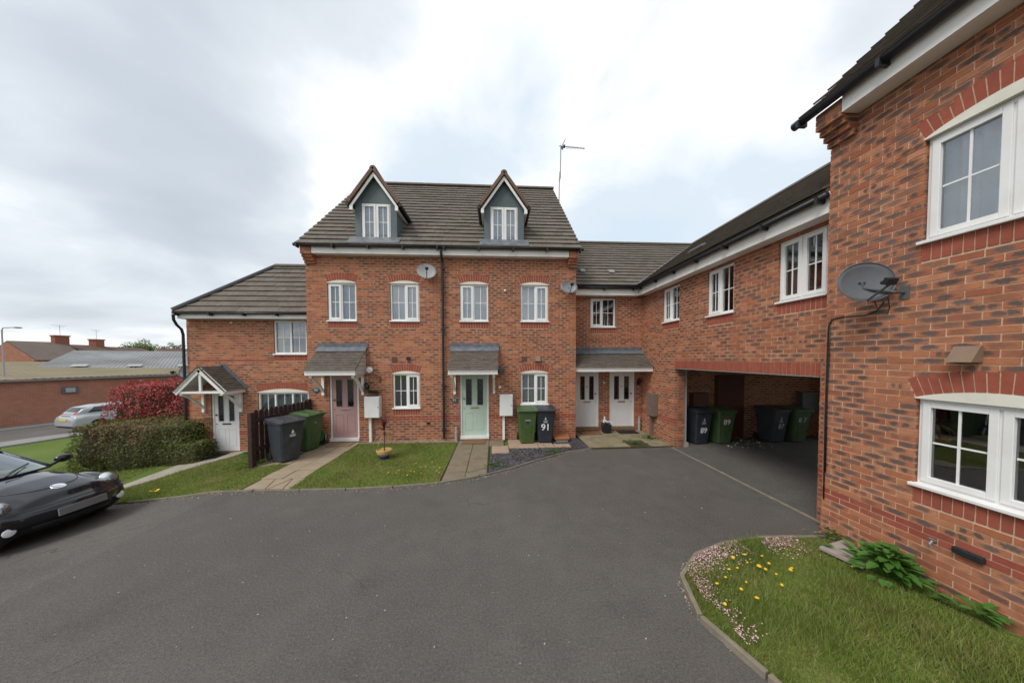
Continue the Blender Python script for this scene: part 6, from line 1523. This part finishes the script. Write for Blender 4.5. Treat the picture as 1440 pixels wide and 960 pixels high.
def quadroof(mb, a, b, c, d, n=60):
    a, b, c, d = V(a), V(b), V(c), V(d); up = []; lo = []
    for i in range(n + 1): k = i / n; w = V((0, 0, .05 * (i % 2))); lo.append(a.lerp(b, k) + w); up.append(d.lerp(c, k) + w)
    mb.add(lo + up, [(i, i + 1, n + 2 + i, n + 1 + i) for i in range(n)])
m = MB(); quadroof(m, (-36.0, 24.6, 1.75), (-27.8, 31.5, 1.55), (-32.8, 37.5, 3.4), (-40.8, 30.6, 3.4), 90); quadroof(m, (-40.8, 30.6, 3.4), (-32.8, 37.5, 3.4), (-37.5, 43, 1.7), (-45.5, 36, 1.7), 90); m.build('roof', CORG, shd)
m = MB(); m.add([(-36.0, 24.7, -2.2), (-27.9, 31.5, -2.2), (-27.9, 31.5, 1.5), (-36.0, 24.7, 1.7)], [(0, 1, 2, 3)], [[(0, 0), (10, 0), (10, 3.6), (0, 3.6)]]); m.add([(-36.0, 24.7, -2.2), (-36.0, 24.7, 1.7), (-40.8, 30.6, 3.35), (-45.5, 36, 1.7), (-45.5, 36, -2.2)], [(0, 1, 2, 3, 4)], [[(0, 0), (0, 4), (7, 5), (14, 4), (14, 0)]]); m.build('wall', FWM, shd)
m = MB()
for k in (.15, .42, .7): a = V((-36.0, 24.6, 1.8)).lerp(V((-27.8, 31.5, 1.6)), k); u_ = V((-4.9, 6.0, 1.75)); e_ = V((.76, .64, 0)) * .8; m.add([a + u_ * .06, a + u_ * .06 + e_, a + u_ * .16 + e_, a + u_ * .16], [(0, 1, 2, 3)]); m.v[-4:] = [(p[0], p[1], p[2] + .1) for p in m.v[-4:]]
m.build('rooflight', LGREY, shd)
RT = pm('far_roof_brown', (.115, .07, .055), .9, .2, .6); RT2 = pm('far_roof_grey_brown', (.13, .10, .085), .9, .2, .6)
def farhouse(a, b, ze, zr, depth, mat, label, chims=(), wind=2):
    a, b = V(a), V(b); d = (b - a); t_ = d.normalized(); nrm = V((t_.y, -t_.x, 0))
    if nrm.dot(-a) < 0: nrm = -nrm
    h = thing('terraced_house', (a + b) / 2 + V((0, 0, -2)), label, 'house', 'far houses'); zb = -2.2; A, B = a + nrm * depth / 2, b + nrm * depth / 2; A2, B2 = a - nrm * depth / 2, b - nrm * depth / 2; L = d.length
    m = MB(); z = lambda p, q: V((p.x, p.y, q)); m.add([z(A, zb), z(B, zb), z(B, ze), z(A, ze)], [(0, 1, 2, 3)], [[(0, 0), (L, 0), (L, ze - zb), (0, ze - zb)]])
    for p, q, r in ((A, A2, a), (B, B2, b)): m.add([z(p, zb), z(q, zb), z(q, ze), z(r, zr - .05), z(p, ze)], [(0, 1, 2, 3, 4)], [[(0, 0), (depth, 0), (depth, 4), (depth / 2, 6), (0, 4)]])
    m.build('wall', FWM, h)
    r = MB(); o = nrm * .3; r.prism([z(A + o, ze - .1), z(B + o, ze - .1), z(b, zr), z(a, zr)], [z(A + o, ze - .2), z(B + o, ze - .2), z(b, zr - .12), z(a, zr - .12)]); r.prism([z(A2 - o, ze - .1), z(a, zr), z(b, zr), z(B2 - o, ze - .1)], [z(A2 - o, ze - .2), z(a, zr - .12), z(b, zr - .12), z(B2 - o, ze - .2)]); ro = r.build('roof', mat, h)
    for k in chims:
        c = a + d * k; m = MB(); e = t_ * .5; f = nrm * .35
        for z0, z1, s in ((zr - .6, zr + .65, 1), (zr + .65, zr + .8, 1.14)): m.prism([z(c + e * sx * s + f * sy * s, z0) for sx, sy in ((-1, -1), (1, -1), (1, 1), (-1, 1))], [z(c + e * sx * s + f * sy * s, z1) for sx, sy in ((-1, -1), (1, -1), (1, 1), (-1, 1))])
        m.build('chimney', FB, ro); m = MB(); c3 = z(c, zr + .8); m.tube([c3, c3 + V((0, 0, 1.2))], .016, 5); m.tube([c3 + V((-.1, 0, 1.15)) - t_ * .5, c3 + V((0, 0, 1.15)) + t_ * .5], .012, 5); m.tube([c3 + V((0, 0, 1.0)) - t_ * .3, c3 + V((0, 0, 1.0)) + t_ * .3], .01, 5); m.build('chimney_aerial', GREY, ro)
    for i in range(wind):
        k = (i + .5) / wind; c = A.lerp(B, k) + nrm * .03; m = MB(); e = t_ * .6; m.prism([z(c - e, ze - 1.5), z(c + e, ze - 1.5), z(c + e, ze - .5), z(c - e, ze - .5)], [z(c - e + nrm * .06, ze - 1.5), z(c + e + nrm * .06, ze - 1.5), z(c + e + nrm * .06, ze - .5), z(c - e + nrm * .06, ze - .5)]); w_ = m.build('window', WH, h)
        m = MB(); q = nrm * .07; e = e * .85; m.add([z(c - e + q, ze - 1.4), z(c + e + q, ze - 1.4), z(c + e + q, ze - .6), z(c - e + q, ze - .6)], [(0, 1, 2, 3)]); m.build('pane', DARK, w_)
farhouse((-51.4, 33.7, 0), (-50.6, 37.2, 0), 2.6, 4.55, 8, RT2, 'far house with grey brown roof and a chimney at its end', (.93,))
farhouse((-51.0, 37.4, 0), (-51.8, 41.6, 0), 2.5, 4.35, 8, RT, 'far house with brown roof between the two chimneys', (.82,))
farhouse((-52.0, 41.8, 0), (-54.6, 48.2, 0), 2.4, 4.25, 8, RT, 'far house with plain brown roof in front of the pale green tree', ())
farhouse((-53.2, 49.0, 0), (-50.0, 53.0, 0), 2.2, 4.25, 8, RT, 'far brown roofed house behind the porch house downpipe', ())
def fartree(x, y, zb, zc, r, rz, label, n=5000):
    t = thing('broadleaf_tree', (x, y, zb), label, 'tree'); m = MB(); m.tube([(x, y, zb), (x + .1, y, zc - rz * .3), (x, y, zc + rz * .5)], [.28, .2, .06], 8)
    for i in range(7): a = random.uniform(0, 6.3); m.tube([(x, y, zc - rz * .4 + i * .2), (x + math.cos(a) * r * .6, y + math.sin(a) * r * .6, zc + random.uniform(-.2, .6) * rz)], [.1, .03], 5)
    m.build('trunk', CLAYB, t); P = []; N_ = []; cl = []
    for i in range(26): d = V((random.gauss(0, 1), random.gauss(0, 1), random.gauss(0, 1))).normalized(); k = random.uniform(.35, .95); cl.append((x + d.x * r * k, y + d.y * r * k, zc + d.z * rz * k, random.uniform(.3, .5) * r))
    for i in range(n): c = random.choice(cl); d = V((random.gauss(0, 1), random.gauss(0, 1), random.gauss(0, 1))).normalized(); q = c[3] * random.uniform(.5, 1); P.append((c[0] + d.x * q, c[1] + d.y * q, c[2] + d.z * q * .8)); N_.append((d.x, d.y, d.z + .3))
    leafs('crown', P, N_, .26, TREEL, t); return t
fartree(-60.4, 52.5, -2, 3.9, 2.5, 2.0, 'pale green leafy tree rising over the far brown roofs'); fartree(-57.5, 55.6, -2, 3.8, 1.4, 1.8, 'small sparse tree peeping past the porch house eaves', 1500)
lp = thing('street_lamp', (-31.7, 20.7, -1.7), 'grey street lamp post with a short arm above the works roof', 'street lamp')
m = MB(); m.tube([(-31.9, 20.75, -1.9), (-31.9, 20.75, 4.45), (-31.87, 20.78, 4.6), (-31.68, 21.05, 4.66)], [.055, .035, .028, .025], 10); m.build('post', LGREY, lp); m = MB(); ellipsoid(m, (-31.6, 21.18, 4.66), (.13, .2, .05), 12); m.build('lamp_head', GREY, lp, smooth=True)

# dry debris gathered along the kerbs
def debris(name, pts, n, off, label):
    P = []
    for i in range(n):
        k = random.randrange(len(pts) - 1); a, b = V((*pts[k], 0)), V((*pts[k + 1], 0)); q = a.lerp(b, random.random()); d = (b - a).normalized(); m = V((-d.y, d.x, 0)); q += m * off * abs(random.gauss(0, 1)) ; P.append((q.x, q.y, zg(q.x) + .006))
    tag(leaves(name, P, np.tile([0, 0, 1.], (n, 1)), .022, PEB, aspect=.6, flat=.4), label, 'debris', kind='stuff')
debris('kerb_debris', [(p[0], p[1] - .03) for p in KERB[3:15]], 900, -.06, 'dry leaf bits gathered along the front lawn kerb')
debris('corner_debris', [(p[0] - .02, p[1] + .03) for p in CORNER[:9]], 420, .05, 'dry leaf bits along the corner lawn edging')
